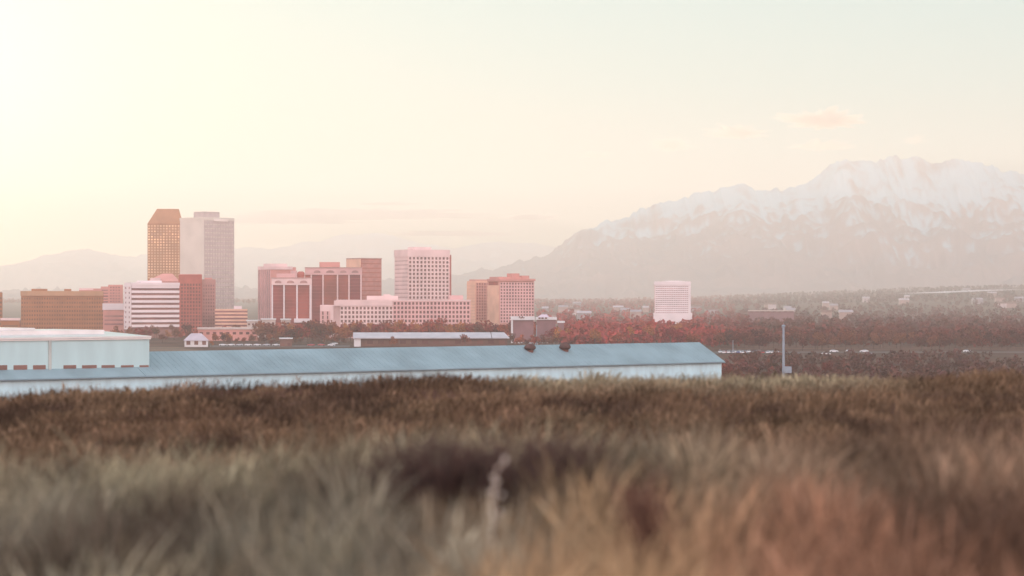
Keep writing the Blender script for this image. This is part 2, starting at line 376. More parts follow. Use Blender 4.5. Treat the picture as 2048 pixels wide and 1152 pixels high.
BROWN = mat('brown_stone', (0.38, 0.14, 0.055), 0.85, 0.12, 0.12)  # rose, pink and red hues from here on take in the warm flare cast
BRONZE = mat('bronze_panel', (0.44, 0.20, 0.10), 0.6, 0.10, 0.1)
BRLIGHT = mat('tan_sill', (0.75, 0.46, 0.26), 0.7, 0.1, 0.1)
ROSE = mat('rose_concrete', (0.64, 0.29, 0.25), 0.85, 0.10, 0.1)
PINK = mat('pink_concrete', (0.74, 0.44, 0.42), 0.85, 0.08, 0.08)
PALEP = mat('pale_pink_concrete', (0.82, 0.60, 0.57), 0.85, 0.08, 0.08)
CREAM = mat('cream_concrete', (0.74, 0.67, 0.58), 0.85, 0.06, 0.06)
MAUVE = mat('mauve_concrete', (0.60, 0.50, 0.46), 0.85, 0.08, 0.3)
WHITE = mat('white_panel', (0.80, 0.70, 0.70), 0.7, 0.06, 0.1)
BRICK = mat('red_brick', (0.44, 0.11, 0.085), 0.85, 0.12, 0.2)
SALMON = mat('salmon_concrete', (0.68, 0.34, 0.28), 0.85, 0.1, 0.1)
PEACH = mat('peach_concrete', (0.84, 0.50, 0.36), 0.85, 0.1, 0.1)
GDARK = glass('dark_glass', (0.16, 0.055, 0.05))
GRED = glass('reddish_glass', (0.30, 0.045, 0.038), 0.4)
GMID = glass('rosy_glass', (0.34, 0.14, 0.14))
GBROWN = glass('brown_glass', (0.20, 0.085, 0.045))
GTAN = glass('lit_tone_glass', (0.80, 0.54, 0.34))  # pale tone paints the lit look of the panes
ROOFG = mat('gravel_roof', (0.45, 0.33, 0.31), 0.9, 0.1, 0.2)

# far left sliver and low blocks
T = Tower('office_block', 'narrow orange-brown block cut off by the left edge of the photo', -60, -60, 5, 1950, depth=20)
T.block('wall', BROWN, 585); T.ribbons('R', 0.5, T.wR - 0.5, 590, 650, 7, BROWN, GBROWN, 0.5); T.block('roof', ROOFG, 583.6, 585, inset=0.6); T.done()
T = Tower('low_building', 'low pale-roofed building left of the long brown block', 2, 2, 39, 1700, depth=20)
T.block('wall', BROWN, 641); T.block('roof', PALEP, 636.5, 640.8, a0=-0.5, a1=T.wR + .5, b0=-0.5); T.ribbons('R', 1, T.wR - 1, 646, 662, 2, BROWN, GBROWN, 0.5, 0.2); T.done()
# long brown slab
T = Tower('office_slab', 'long brown stone office slab with small roof boxes, near the left edge', 42, 42, 207, 1930, depth=22)
T.block('wall', BROWN, 583.5)
T.grid('R', 0, T.wR, 593, 668, 33, 9, BROWN, GBROWN, 0.5, 0.45, 0.3)
T.block('cornice', mat('tan_stone', (0.50, 0.27, 0.15), 0.85, 0.1, 0.1), 582, 591.5, a0=-0.4, a1=T.wR - 0.3, b0=-0.75)
T.block('roof_box', BROWN, 577.6, 582, T.aR(63), T.aR(95), 5, 14); T.block('roof_box', BROWN, 577.8, 582, T.aR(129), T.aR(143), 5, 14); T.done()
# stepped terraced block
T = Tower('terraced_building', 'rose stepped building with banded floors between brown slab and striped office', 158, 158, 247, 1990, depth=26)
a = T.aR
T.block('wall', ROSE, 580, None, 0, a(187)); T.block('wall', ROSE, 577, None, a(187), a(202)); T.block('wall', ROSE, 573, None, a(202), a(217)); T.block('wall', ROSE, 569.5, None, a(217), a(246))
T.ribbons('R', a(188), a(201.8), 579, 640, 10, ROSE, GMID, 0.4, .3); T.ribbons('R', a(203), a(216), 576, 640, 11, ROSE, GMID, 0.4, .3)
T.grid('R', a(219), a(241), 572, 640, 4, 12, ROSE, GMID, 0.5, 0.4, .3)
T.block('roof', PALEP, 576, 579.9, a(158), a(186.8), 1, 20); T.done()
T = Tower('low_building', 'small pale lavender-roofed block at the foot of the rose stepped building', 206, 206, 249, 1800, depth=18)
T.block('wall', ROSE, 620); T.block('roof', WHITE, 607, 619.8, a0=-.4, b0=-.4); T.ribbons('R', 1, T.wR - 1, 626, 650, 3, ROSE, GMID, 0.4, .2); T.done()
# white striped office
T = Tower('striped_office', 'white office block with dark ribbon windows in front of the tall bronze tower', 249, 263, 358, 1760, 20, cat='building')
T.block('wall', mat('brown_back', (0.30, 0.14, 0.12), 0.8), 566)
WS = mat('white_spandrel', (0.86, 0.74, 0.74), 0.6, 0.05, 0.1)
T.ribbons('R', 0, T.wR, 571, 659, 9, WS, glass('ribbon_glass', (0.22, 0.075, 0.07)), 0.47, 0.9)
T.grid('L', 0.2, T.wL, 571, 659, 2, 9, WS, GMID, 0.35, 0.4, 0.5)
T.block('parapet', WS, 565, 571, a0=-0.2, a1=T.wR + 0.2, b0=-1.2); T.block('roof_box', WS, 561, 565, T.wR * .25, T.wR * .7, 6, 14); T.done()
# bevelled dark tower
T = Tower('bevelled_tower', 'tall bronze tower with a sloped roof top and a grid of small windows', 295, 295, 366, 2150, depth=30, cat='tower')
T.block('wall', BRONZE, 447.5)
T.grid('R', 0, T.wR, 449, 558, 12, 20, BRONZE, GTAN, 0.5, 0.5, 0.12)
b = MB(); zt = T.z(417); zs = T.z(447.5); zr = T.z(433)
b.prism([T.P(-.1, -.3), T.P(T.wR + .1, -.3), T.P(T.wR + .1, T.wL), T.P(-.1, T.wL)], zs, zt, [T.P(T.aR(314), 7), T.P(T.aR(358), 7), T.P(T.aR(358), T.wL - 7), T.P(T.aR(314), T.wL - 7)])
b.build('roof', BRONZE, T.root); T.done()
T = Tower('entrance_hall', 'low reddish hall with a domed roof in front of the tall bronze tower', 292, 292, 360, 1900, depth=20)
T.block('wall', ROSE, 563); b = MB()
b.prism([T.P(0, -.4), T.P(T.wR, -.4), T.P(T.wR, 20), T.P(0, 20)], T.z(563), T.z(547), [T.P(T.aR(325), 5), T.P(T.aR(345), 5), T.P(T.aR(345), 15), T.P(T.aR(325), 15)])
b.build('roof', ROSE, T.root); T.block('skylight', PALEP, 556, 562.9, T.aR(300), T.aR(321), -1.2, 3); T.done()
# tall two-faced light tower
T = Tower('corner_tower', 'tall pale two-faced tower with a crown box and a pale sign strip', 360, 408, 468, 2000, 42, cat='tower')
T.block('wall', CREAM, 436)
O, u, n, wR = T.face('R'); O2, u2, n2, wL = T.face('L')
b = MB()
for j in range(21): b.fbox(O, u, n, 0.3, wR, 0, 0.25, T.z(441 + j * 8.4 + 6.2), T.z(441 + j * 8.4))
for i in range(12): b.fbox(O, u, n, 0.3 + (wR - 1.1) * i / 11, 1.1 + (wR - 1.1) * i / 11, 0, 0.32, T.z(619), T.z(440))
b.build('facade', MAUVE, T.root)  # mauve darker than the cream side: duller face painted in
b = MB()
for j in range(7): b.fbox(O2, u2, n2, 0.0, wL - 0.2, 0, 0.14 + .03 * (j % 2), T.z(436.5 + (j + 1) * 25.6), T.z(436.5 + j * 25.6))
b.build('side_panel', CREAM, T.root)  # cream paints the brighter left face into the colour
T.block('parapet', CREAM, 434.3, 440, a0=-.3, a1=T.wR + .3, b0=-.3, b1=T.wL + .2)
T.block('crown_box', MAUVE, 423, 434.3, T.wR * .04, T.wR * .55, T.wL * .04, T.wL * .48)
b = MB(); b.fbox(O, u, n, T.aR(426), T.aR(455), .4, .9, T.z(442), T.z(437.2)); sg = b.build('sign', mat('sign_panel', (0.9, 0.8, 0.72), .5, .05), T.root); T.done()
T = Tower('parking_garage', 'small banded car park at the foot of the tall two-faced tower', 430, 430, 495, 1860, depth=25)
T.block('wall', ROSE, 620); T.ribbons('R', 0, T.wR, 618, 660, 6, PEACH, GMID, 0.5, .6); T.block('stair_box', WHITE, 612, 620, T.aR(468), T.aR(484), 6, 12); T.done()
# mid brown pair
T = Tower('brown_office', 'brown office with vertical fins between striped office and pale tower', 357, 357, 404, 1870, depth=24)
T.block('wall', BRICK, 549.5); T.grid('R', T.aR(361), T.aR(402), 566, 664, 7, 14, BRICK, GDARK, 0.55, 0.6, .5); T.block('roof', ROSE, 548.2, 549.4, inset=.5)
T.block('penthouse', BRICK, 549, 566, T.aR(395), T.aR(404) - .2, -0.8, 0); T.done()
T = Tower('brown_office', 'plainer brown wing stepping down against the pale two-faced tower', 404, 404, 431, 1890, depth=20)
T.block('wall', mat('rose_brown', (0.50, 0.25, 0.22), .85, .1, .2), 558.5); T.grid('R', .5, T.wR - .5, 568, 664, 5, 14, MATS['rose_brown'], GMID, 0.45, 0.5, .2); T.block('roof_box', ROSE, 555.5, 558.5, 2, T.wR - 2.5, 5, 12); T.done()

# the panel-and-column group
def panel_block(T, xs, ytop, ypan, ybot, mwall, mcol, mglass):
    """light parapet over dark glass bays between white columns"""
    O, u, n, _ = T.face('R'); a = T.aR
    for p, q in zip(xs[:-1], xs[1:]):
        b = MB(); b.fbox(O, u, n, a(p) + .3, a(q) - .3, 0, 0.15, T.z(ybot), T.z(ypan)); b.build('glass_bay', mglass, T.root)
        rows = int((ybot - ypan) / 7)
        b = MB()
        for j in range(1, rows): b.fbox(O, u, n, a(p) + .4, a(q) - .4, 0.15, 0.28, T.z(ypan + j * 7 + .9), T.z(ypan + j * 7))
        b.build('floor_band', mat('red_band', (0.38, 0.12, 0.10), .6), T.root)
    for p in xs:
        b = MB(); b.fbox(O, u, n, a(p) - .55, a(p) + .55, 0, 1.0, T.z(ybot), T.z(ypan)); b.build('column', mcol, T.root)
    b = MB(); b.fbox(O, u, n, 0, T.wR, 0, 1.2, T.z(ypan), T.z(ytop + 1)); b.build('parapet', mwall, T.root)
    b = MB(); b.fbox(O, u, n, -.3, T.wR + .3, 0, 1.6, T.z(ytop + 1), T.z(ytop - .5)); b.build('cornice', mat('rose_cornice', (.52, .30, .27), .8), T.root)
    # darker shallow arches raised along the parapet
    for p, q in zip(xs[:-1], xs[1:]):
        b = MB(); c = (a(p) + a(q)) / 2; ww = (a(q) - a(p)) * .28; zz = T.z((ytop + ypan) / 2 + 1.5); hh = (T.z(ytop) - T.z(ypan)) * .28
        for k in range(7):
            t0 = pi * k / 7; t1 = pi * (k + 1) / 7
            b.fbox(O, u, n, c - ww * cos(t0), c - ww * cos(t1), 1.2, 1.35, zz - hh * .5, zz + hh * sin((t0 + t1) / 2) - hh * .2)
        b.build('arch', mat('parapet_arch', (.45, .24, .22), .8), T.root)
T = Tower('fin_tower', 'rose tower with narrow fins and a stepped roof, leftmost of the brick cluster', 517, 541, 592, 1930, 30, cat='tower')
T.block('wall', ROSE, 534)
T.fins('L', 0, T.wL, 539, 645, 6, PINK, .45, .5); T.fins('R', 0, T.wR, 560, 645, 12, PINK, .4, .4)
for i in range(6): T.window('L', T.wL * (i + .5) / 6, (T.z(540) + T.z(645)) / 2, T.wL / 6 * .5, T.z(540) - T.z(645), GMID)
T.block('cornice', PALEP, 532.5, 539, a0=-.5, a1=T.aR(585), b0=-.5, b1=T.wL + .4); T.block('crown_box', PALEP, 527, 532.5, T.aR(545), T.aR(577), 2, 14)
T.block('step_box', PINK, 541, 560, T.aR(580), T.aR(593), -1, 8); T.done()
T = Tower('panelled_block', 'dark red glass block with three bays between white columns', 543, 543, 622, 1850, depth=20)
T.block('wall', BRICK, 557); panel_block(T, [544.5, 568, 594, 620.5], 555.5, 570, 645, PALEP, WHITE, GRED)
T.block('roof', PINK, 547, 555, T.aR(553), T.aR(590), 4, 14); b = MB(); b.lathe(*T.P(T.aR(602), 8), [(2.6, T.z(557)), (2.9, T.z(550)), (2.7, T.z(545)), (1.6, T.z(542.5))]); b.build('roof_tank', BRICK, T.root)
T.block('base', WHITE, 637, 645, T.aR(588), T.aR(621), -4, 0.0); T.done()
T = Tower('panelled_block', 'wide red glass block with white columns below a pale parapet', 610, 610, 724, 1990, depth=24)
T.block('wall', BRICK, 535); panel_block(T, [622.5, 646, 675, 698, 722], 535, 549.5, 645, PINK, PALEP, GRED)
T.block('crown_box', ROSE, 524, 534, T.aR(639), T.aR(680), 3, 16); T.done()
T = Tower('brick_tower', 'square plain red brick tower with a pale left face', 693, 722, 763, 2060, 33, cat='tower')
T.block('wall', BRICK, 516.5)
b = MB(); b.fbox(*T.face('L')[:3], 0.15, T.wL, 0, .3, T.zg, T.z(518)); b.build('side_panel', PEACH, T.root)
b = MB(); O, u, n, wR = T.face('R')
for j in range(12): b.fbox(O, u, n, 0.4, wR - .3, 0, .18, T.z(519 + j * 9 + 7.4), T.z(519 + j * 9))
b.build('brick_band', mat('light_brick', (0.54, 0.23, 0.19), .85, .1, .3), T.root)
T.block('coping', mat('rose_cornice', (.5, .3, .3)), 515.8, 517.5, a0=-.3, a1=T.wR + .3, b0=-.5); T.done()
# white grid tower on its long base
T = Tower('grid_tower', 'pale pink tower with eleven rows of square windows above the long low building', 790, 816, 900, 1920, 24, cat='tower')
T.block('wall', PINK, 500)
T.block('parapet', PALEP, 499, 513.5, a0=-.9, a1=T.wR - .4, b0=-.9)
T.grid('R', 0, T.wR - 1.0, 512.5, 599, 11, 11, PALEP, GDARK, 0.58, 0.58, 0.9)
T.ribbons('L', 0.2, T.wL, 514, 603, 11, PALEP, GMID, 0.13, 0.45)
T.block('end_wall', BRICK, 509, None, T.wR - .9, T.wR + 1.6, 1, T.wL * .6)
T.block('crown_box', PALEP, 493.5, 499, T.aR(834), T.aR(868), 5, 18); T.done()
T = Tower('gridded_building', 'long low rose building with rows of square windows beneath the grid tower', 639, 639, 941, 1760, depth=40)
a = T.aR
T.block('wall', PINK, 602, None, a(790), T.wR); T.block('wall', PINK, 604, None, a(680), a(790)); T.block('wall', PALEP, 610, None, a(640), a(680), 2, 30)
T.grid('R', a(786), a(940), 602.5, 664, 21, 7, PINK, GDARK, 0.58, 0.6, 0.7)
T.block('parapet', PALEP, 599.5, 602.4, a(672), T.wR + .3, -.8, 30)
T.grid('R', a(680), a(785.8), 612, 664, 14, 6, PALEP, GDARK, 0.56, 0.6, 0.7)
T.block('attic', PALEP, 601, 611.8, a(668), a(785), -1.0, 0); T.block('end_block', PALEP, 612, None, a(640), a(667), -2, 3)
T.grid('R', a(641), a(660), 622, 664, 2, 5, PINK, GDARK, .3, .75, .4, off=2.0)
T.block('roof_terrace', PALEP, 591.5, 599.4, a(735), a(797), 10, 30); T.block('roof_box', PALEP, 588.5, 591.5, a(768), a(782), 14, 24); T.block('roof_box', PINK, 590.5, 599.4, a(900), a(928), 10, 28); T.done()
# twin apartment-like tower
T = Tower('twin_tower', 'peach left wing of the twin tower with a bright side and red windows', 934, 951, 977, 1880, 35, cat='tower')
T.block('wall', PEACH, 562); T.grid('R', 0.3, T.wR, 565, 640, 5, 13, SALMON, GRED, .55, .55, .4)
T.ribbons('L', .3, T.wL, 566, 640, 12, PEACH, mat('peach_line', (.66, .40, .30)), .12, .25); T.block('roof', SALMON, 558.8, 562, .5, T.wR, 1, T.wL * .8); T.done()  # peach side against salmon front: the lit side is painted in
T = Tower('twin_tower', 'salmon right wing of the twin tower with many small windows and roof boxes', 975, 999, 1068, 1840, 26, cat='tower')
T.block('wall', SALMON, 560)
b = MB(); b.fbox(*T.face('L')[:3], 0.5, T.wL - .3, 0, .4, T.zg, T.z(570.5)); b.build('blank_panel', PEACH, T.root)
T.window('L', T.wL * .5, T.z(566.5), T.wL * .75, T.z(563) - T.z(570), GRED, off=.1)
T.grid('R', .3, T.wR, 564, 646, 12, 13, PINK, GDARK, .56, .56, .4)
T.block('cornice', ROSE, 557.5, 562, a0=-.6, a1=T.wR + .7, b0=-1.1)
T.block('roof_terrace', ROSE, 553.5, 557.4, T.aR(1000), T.aR(1058), 3, 18); T.block('roof_box', ROSE, 546.5, 553.4, T.aR(1029), T.aR(1045), 5, 13); T.block('roof_box', ROSE, 551, 557.3, T.aR(1046), T.aR(1061), 2, 12); T.done()
# lone white tower
T = Tower('white_tower', 'lone white tower with thin floor bands among the woods to the right', 1309, 1309, 1381, 2250, depth=30, cat='tower')
T.block('wall', PALEP, 564); WW = mat('white_band', (0.88, 0.78, 0.78), .7, .05)
T.ribbons('R', .6, T.aR(1377), 570, 650, 20, WW, glass('thin_glass', (.42, .20, .22)), .38, .5)
O, u, n, _ = T.face('R'); b = MB()
for i in range(19): b.fbox(O, u, n, .6 + i * (T.aR(1377) - 1.2) / 18, 1.1 + i * (T.aR(1377) - 1.2) / 18, .02, .42, T.z(650), T.z(570))
b.build('mullions', WW, T.root)
T.block('parapet', WW, 562.8, 570, a0=-.3, a1=T.wR + .3, b0=-.8); T.block('corner_pier', WW, 570, None, T.aR(1377.3), T.wR + .2, -.75, 2)
T.block('base', WW, 626, None, -1.0, T.wR + 1.6, -2, 20); T.block('roof_box', WHITE, 561.3, 562.7, T.aR(1330), T.aR(1365), 5, 20); T.done()

# low buildings and pavilions between trees
def lowb(name, label, p0, p1, yt, yb, Y, mw, mr, depth=14, roof='flat', wins=0, rt=2.5, group=None):
    T = Tower(name, label, p0, p0, p1, Y, depth=depth, group=group)
    if roof == 'flat':
        T.block('wall', mw, yt + rt); T.block('roof', mr, yt, yt + rt - .05, a0=-.5, a1=T.wR + .5, b0=-.6)
    else:
        ye = yt + (yb - yt) * .55; T.block('wall', mw, ye); b = MB()
        rg = T.wR * .28
        b.prism([T.P(-.6, -.6), T.P(T.wR + .6, -.6), T.P(T.wR + .6, depth + .6), T.P(-.6, depth + .6)], T.z(ye) + .02, T.z(yt), [T.P(rg, depth * .4), T.P(T.wR - rg, depth * .4), T.P(T.wR - rg, depth * .6), T.P(rg, depth * .6)])
        b.build('roof', mr, T.root)
    if wins:
        for i in range(wins): T.window('R', T.wR * (i + .5) / wins, T.z(yt + (yb - yt) * .72), T.wR / wins * .5, (T.z(yt) - T.z(yb)) * .3, GDARK)
    T.done(); return T
LAV = mat('lavender_roof', (0.50, 0.42, 0.46), .7, .08, .3)
WH2 = mat('white_paint', (0.70, 0.69, 0.69), .6, .05, .2)
DKW = mat('dark_wall', (0.16, 0.07, 0.055), .85, .1, .2)
lowb('house', 'lavender hip-roofed house with white walls beyond the shed', 369, 416, 667, 693, 1429, WH2, LAV, roof='hip', wins=3)
lowb('low_building', 'long pinkish low garage below the banded car park', 396, 515, 655, 671, 1640, ROSE, MAUVE, wins=9, rt=4)
lowb('low_building', 'white flat-roofed shop left of the fin tower foot', 494, 518, 640, 652, 1760, MAUVE, WH2, wins=3)
lowb('low_building', 'white flat canopy building under the fin tower', 523, 551, 637, 650, 1780, MAUVE, WH2, wins=3)
lowb('low_building', 'small white roof between columns of the red glass block', 562, 581, 637.5, 650, 1790, MAUVE, WH2, wins=2)
lowb('kiosk', 'small dark white-framed hut behind the blue shed roof', 560, 584, 676, 694, 1440, DKW, WH2, wins=2, rt=2)
# long low pale-roofed building
T = Tower('long_depot', 'long low depot with pale roof and dark open front behind the shed', 708, 708, 1019, 1440, depth=22)
a = T.aR
T.block('wall', DKW, 677.5, None, a(722), T.wR - 1.5, 1.2, 20); T.block('end_wall', WH2, 676.8, None, 0, a(721.5), 0, 20)
b = MB(); ze = T.z(677.3); zr = T.z(665.3)
b.prism([T.P(-.5, -.8), T.P(a(983), -.8), T.P(a(983), 11), T.P(-.5, 11)], [ze, ze, zr - .5, zr - .5], [ze + .45, ze + .45, zr, zr]); b.build('roof', mat('pale_roof', (.50, .46, .48), .55, .08, .2), T.root)
b = MB(); b.prism([T.P(a(984.3), -.8), T.P(T.wR, -.8), T.P(T.wR - 2.5, 11), T.P(a(984.3), 11)], [ze, ze, zr - .5, zr - .5], [ze + .45, ze + .45, zr, zr]); b.build('roof', MATS['pale_roof'], T.root)
for p in range(740, 1010, 22): T.window('R', a(p), T.z(684), 3.4, 2.2, GDARK, off=-1.2)
T.done()
# white-fascia showroom pair
T = Tower('showroom', 'white-fascia building with dark open front below the twin tower', 1022, 1022, 1069, 1560, depth=16)
T.block('wall', mat('plum_wall', (.26, .13, .14), .8), 640, None, T.aR(1026.5), T.wR - .6, .8, 15); T.block('end_wall', WH2, 640, None, 0, T.aR(1026), 0, 15)  # dark plum paints the unlit inside of the open front
T.block('fascia', WH2, 633, 640.1, a0=-.3, a1=T.wR + .2, b0=-.4)
O, u, n, _ = T.face('R'); b = MB()
for p, q, y0, y1 in ((1038, 1040, 632.5, 635.5), (1041, 1043.5, 634, 637), (1044, 1046, 632.3, 636), (1046.5, 1049, 634.5, 636.5)): b.fbox(O, u, n, T.aR(p), T.aR(q), .42, .6, T.z(y1), T.z(y0))
b.build('sign', DKW, T.root); T.done()
T = Tower('showroom', 'white parapet building with a lavender hip roof and dark dormers', 1072, 1072, 1113, 1600, depth=16)
T.block('wall', MATS['plum_wall'], 639.5, None, .5, T.wR - .5, .5, 15); T.block('fascia', WH2, 634.5, 639.6, a0=-.2, a1=T.wR + .2, b0=-.3)
b = MB(); b.prism([T.P(T.aR(1075), 2), T.P(T.aR(1099), 2), T.P(T.aR(1099), 13), T.P(T.aR(1075), 13)], T.z(634.4), T.z(628.8), [T.P(T.aR(1083), 6), T.P(T.aR(1094), 6), T.P(T.aR(1094), 9), T.P(T.aR(1083), 9)]); b.build('roof', mat('lilac_roof', (.6, .46, .52), .7), T.root)
for p in (1079, 1085, 1092): T.window('R', T.aR(p), T.z(636.3), 1.5, 1.0, GDARK, off=.35)
T.done()
lowb('low_building', 'small white flat box right of the lavender hip roof', 1116, 1128, 642, 652, 1560, MATS['plum_wall'], WH2, rt=4)
lowb('low_building', 'white flat-roofed hall far among the right-hand woods', 1497, 1588, 620.5, 625, 2550, MATS['plum_wall'], MAUVE, wins=8, rt=2)

# ------------------------------------------------------------------ sheds on the slope below the hill
SY1, SZE = 520.0, Z(722, 520)
A1 = (X(1443, SY1), SY1); A0 = (X(300, 425), 425.0)
sl_ = math.hypot(A1[0] - A0[0], A1[1] - A0[1]); SU = ((A1[0] - A0[0]) / sl_, (A1[1] - A0[1]) / sl_); SN = (SU[1], -SU[0])      # SN faces us
def S(t, w): return (A0[0] + SU[0] * t - SN[0] * w, A0[1] + SU[1] * t - SN[1] * w)         # t along, w backwards
BLUEW = mat('blue_white_wall', (0.56, 0.80, 0.86), .55, .10, .5, stretch=(1, 1, .2))
BLUER = mat('blue_metal_roof', (0.23, 0.31, 0.335), .45, .13, .35, stretch=(.5, .5, .5), spec=.5)
gz = 5.0; ZR = Z(686, 526)
root = thing('long_shed', (A0[0], A0[1], gz), 'long blue-white metal shed with a gable roof running behind the grass crest', 'shed')
b = MB(); W2 = 6.9; T0, T1 = -70.0, sl_
b.prism([S(T0, 0), S(T1, 0), S(T1, 2 * W2), S(T0, 2 * W2)], gz, SZE); g = b.build('wall', BLUEW, root)
def gable(t0, t1, we, ze, wr, zr, over, th, mb):
    for s in (1, -1):
        w0 = we if s == 1 else 2 * wr - we
        q = [S(t0, w0 - over * s), S(t1, w0 - over * s), S(t1, wr), S(t0, wr)]
        zo = ze - over * (zr - ze) / (wr - we)
        mb.prism(q if s == 1 else q[::-1], [zo, zo, zr, zr] if s == 1 else [zr, zr, zo, zo], [zo + th, zo + th, zr + th, zr + th] if s == 1 else [zr + th, zr + th, zo + th, zo + th])
b = MB(); gable(-1.2, T1 + .5, 0, SZE, W2, ZR, .5, .18, b); b.build('roof', BLUER, root)
b = MB(); gable(T0, -1.3, 0, SZE, W2, ZR, .5, .18, b); b.build('roof', BLUER, root)
b = MB()   # standing seams
for i in range(int((T1 + 1) / 1.2)):
    t = -.8 + i * 1.2; q0 = S(t, -.45); q1 = S(t, W2); 
    b.tube((*q0, SZE - .45 * (ZR - SZE) / W2 + .2), (*q1, ZR + .2), .012, .012, 4)
b.build('seam', BLUER, root)
b = MB(); q0 = S(T0, -.58); q1 = S(T1 + .5, -.58); b.tube((*q0, SZE - .28), (*q1, SZE - .28), .14, .14, 6); b.build('gutter', mat('grey_gutter', (.20, .27, .30), .5), root)
b = MB(); b.prism([S(T1, .2), S(T1, 2 * W2 - .2), S(T1 - .3, 2 * W2 - .2), S(T1 - .3, .2)], SZE, [SZE, SZE, SZE, SZE])
b = MB(); p = S(T1 - .05, 0); q = S(T1 - .05, 2 * W2); r = S(T1 - .05, W2); p2 = S(T1 - .3, 0); q2 = S(T1 - .3, 2 * W2); r2 = S(T1 - .3, W2)
b.add([(*p, SZE), (*q, SZE), (*r, ZR), (*p2, SZE), (*q2, SZE), (*r2, ZR)], [(0, 1, 2), (5, 4, 3), (0, 2, 5, 3), (1, 4, 5, 2), (0, 3, 4, 1)]); b.build('gable_wall', BLUEW, root)
# dark ventilators on the ridge
def t_at(px, w):   # position along the shed seen at column px
    k = (px - 1024) / FPX; p = S(0, w); return (k * p[1] - p[0]) / (SU[0] - k * SU[1])
for px, lab, hh in ((1060, 'round dark vent on the shed roof, left of the pair', 1.5), (1130, 'round dark vent on the shed roof, right of the pair', 1.7)):
    t = t_at(px, 4.9); p = S(t, 4.9); z0 = SZE + (ZR - SZE) * 4.9 / W2
    r = thing('roof_vent', (*p, z0), lab, 'roof vent', 'dark vents on the shed ridge')
    b = MB(); b.lathe(*p, [(.7, z0 - .5), (.7, z0 + .5)]); b.build('neck', DKW, r)
    b = MB(); b.lathe(*p, [(.75, z0 + .3), (1.05, z0 + .5), (1.2, z0 + .75), (1.08, z0 + 1.1), (.75, z0 + hh - .1), (.25, z0 + hh + .05)], 18); b.build('hood', mat('rust_metal', (.10, .05, .045), .7, .2, .8), r, True)
# taller hall at the left end
tc_ = t_at(298.5, 2.2); HZ = Z(675.5, S(tc_, 2.2)[1])
root = thing('tall_hall', (*S(tc_, 2.2), gz), 'white taller hall with a row of dark vents over the shed lean-to', 'hall')
GREYW = mat('grey_white_wall', (0.50, 0.68, 0.68), .6, .05, .4, stretch=(1, 1, .25))
LITR = mat('silver_roof', (.66, .68, .68), .3, .06, .3, metal=.6, spec=.8)
b = MB(); b.prism([S(-70, 2.2), S(tc_, 2.2), S(tc_, 34), S(-70, 34)], gz, HZ); b.build('wall', GREYW, root)
b = MB(); h1 = .75; b.prism([S(-70, 1.9), S(tc_ + .25, 1.9), S(tc_ + .25, 18), S(-70, 18)], [HZ + .02] * 2 + [HZ + h1] * 2, [HZ + .3] * 2 + [HZ + h1 + .3] * 2)
b.prism([S(-70, 18), S(tc_ + .25, 18), S(tc_ + .25, 34.3), S(-70, 34.3)], [HZ + h1] * 2 + [HZ + .02] * 2, [HZ + h1 + .3] * 2 + [HZ + .3] * 2); b.build('roof', LITR, root)
tm = t_at(190, 12); b = MB(); b.prism([S(-70, 9), S(tm, 9), S(tm, 26), S(-70, 26)], HZ + .4, [HZ + 1.35] * 2 + [HZ + 1.35] * 2); b.build('roof_monitor', LITR, root)
tm = t_at(70, 12); b = MB(); b.prism([S(-70, 12), S(tm, 12), S(tm, 24), S(-70, 24)], HZ + 1.36, HZ + 1.75); b.build('roof_monitor', LITR, root)
wn = (-SN[0], -SN[1])
for p0, p1 in ((-8, 14), (27, 54), (66, 91), (127, 152), (164, 193), (203, 229), (242, 267), (279, 297)):
    t0, t1 = t_at(p0, 2.2), t_at(p1, 2.2); O = S(0, 2.2); yv = S(t0, 2.2)[1]
    zt, zb = Z(730.5, yv), Z(740, yv); f = MB(); f.fbox(O, SU, SN, t0, t1, -.1, .06, zb, zt)
    v = f.build('vent', mat('vent_dark', (.26, .15, .12), .7), root)
    s_ = MB()
    for k in range(4): zz = zb + (zt - zb) * (k + .5) / 4; s_.fbox(O, SU, SN, t0, t1, .06, .12, zz - .04, zz + .03)
    s_.build('louvre', mat('louvre_dark', (.28, .16, .14), .7), v)
t0 = t_at(99, 2.2); b = MB(); b.fbox(S(0, 2.2), SU, SN, t0 - .25, t0 + .25, 0, .25, SZE + 1.2, HZ - .2); b.build('downpipe', mat('pipe_grey', (.46, .49, .46), .6), root)
b = MB(); b.fbox(S(0, 2.2), SU, SN, -68, tc_ + .2, 0, .22, HZ - .25, HZ - .02); b.build('gutter', LITR, root)

# ------------------------------------------------------------------ poles
PALEPOLE = mat('pale_pole', (.28, .33, .38), .5, .05, 1)
def pole(px, ytop, Y, r, label, base=True):
    x = X(px, Y); zg = float(ground_z(x, Y)); zt = Z(ytop, Y)
    o = thing('light_pole', (x, Y, zg), label, 'light pole')
    b = MB(); b.tube((x, Y, zg), (x, Y, zt), r, r * .6, 10); b.build('shaft', PALEPOLE, o)
    b = MB(); b.lathe(x, Y, [(r * .9, zt - .02), (r * 1.1, zt + r), (r * .3, zt + r * 1.6)], 10); b.build('cap', PALEPOLE, o)
    if base: b = MB(); b.lathe(x, Y, [(r * 2.2, zg - .2), (r * 2.2, zg + .8), (r * 1.05, zg + .95)], 10); b.build('footing', PALEPOLE, o)
    return o
TALL = pole(1567, 655, 430, .32, 'tall pale pole standing right of the blue-white shed end')
pole(1466, 682, 1262, .22, 'thin pale pole above the car park')
pole(1073, 652, 1500, .35, 'pale pole between the two white-fascia showrooms')
b = MB(); x, Y = X(1574, 430), 430; b.box(x - .5, x + .75, Y - .45, Y + .4, Z(746, Y), Z(733, Y)); b.build('control_box', PALEPOLE, TALL)

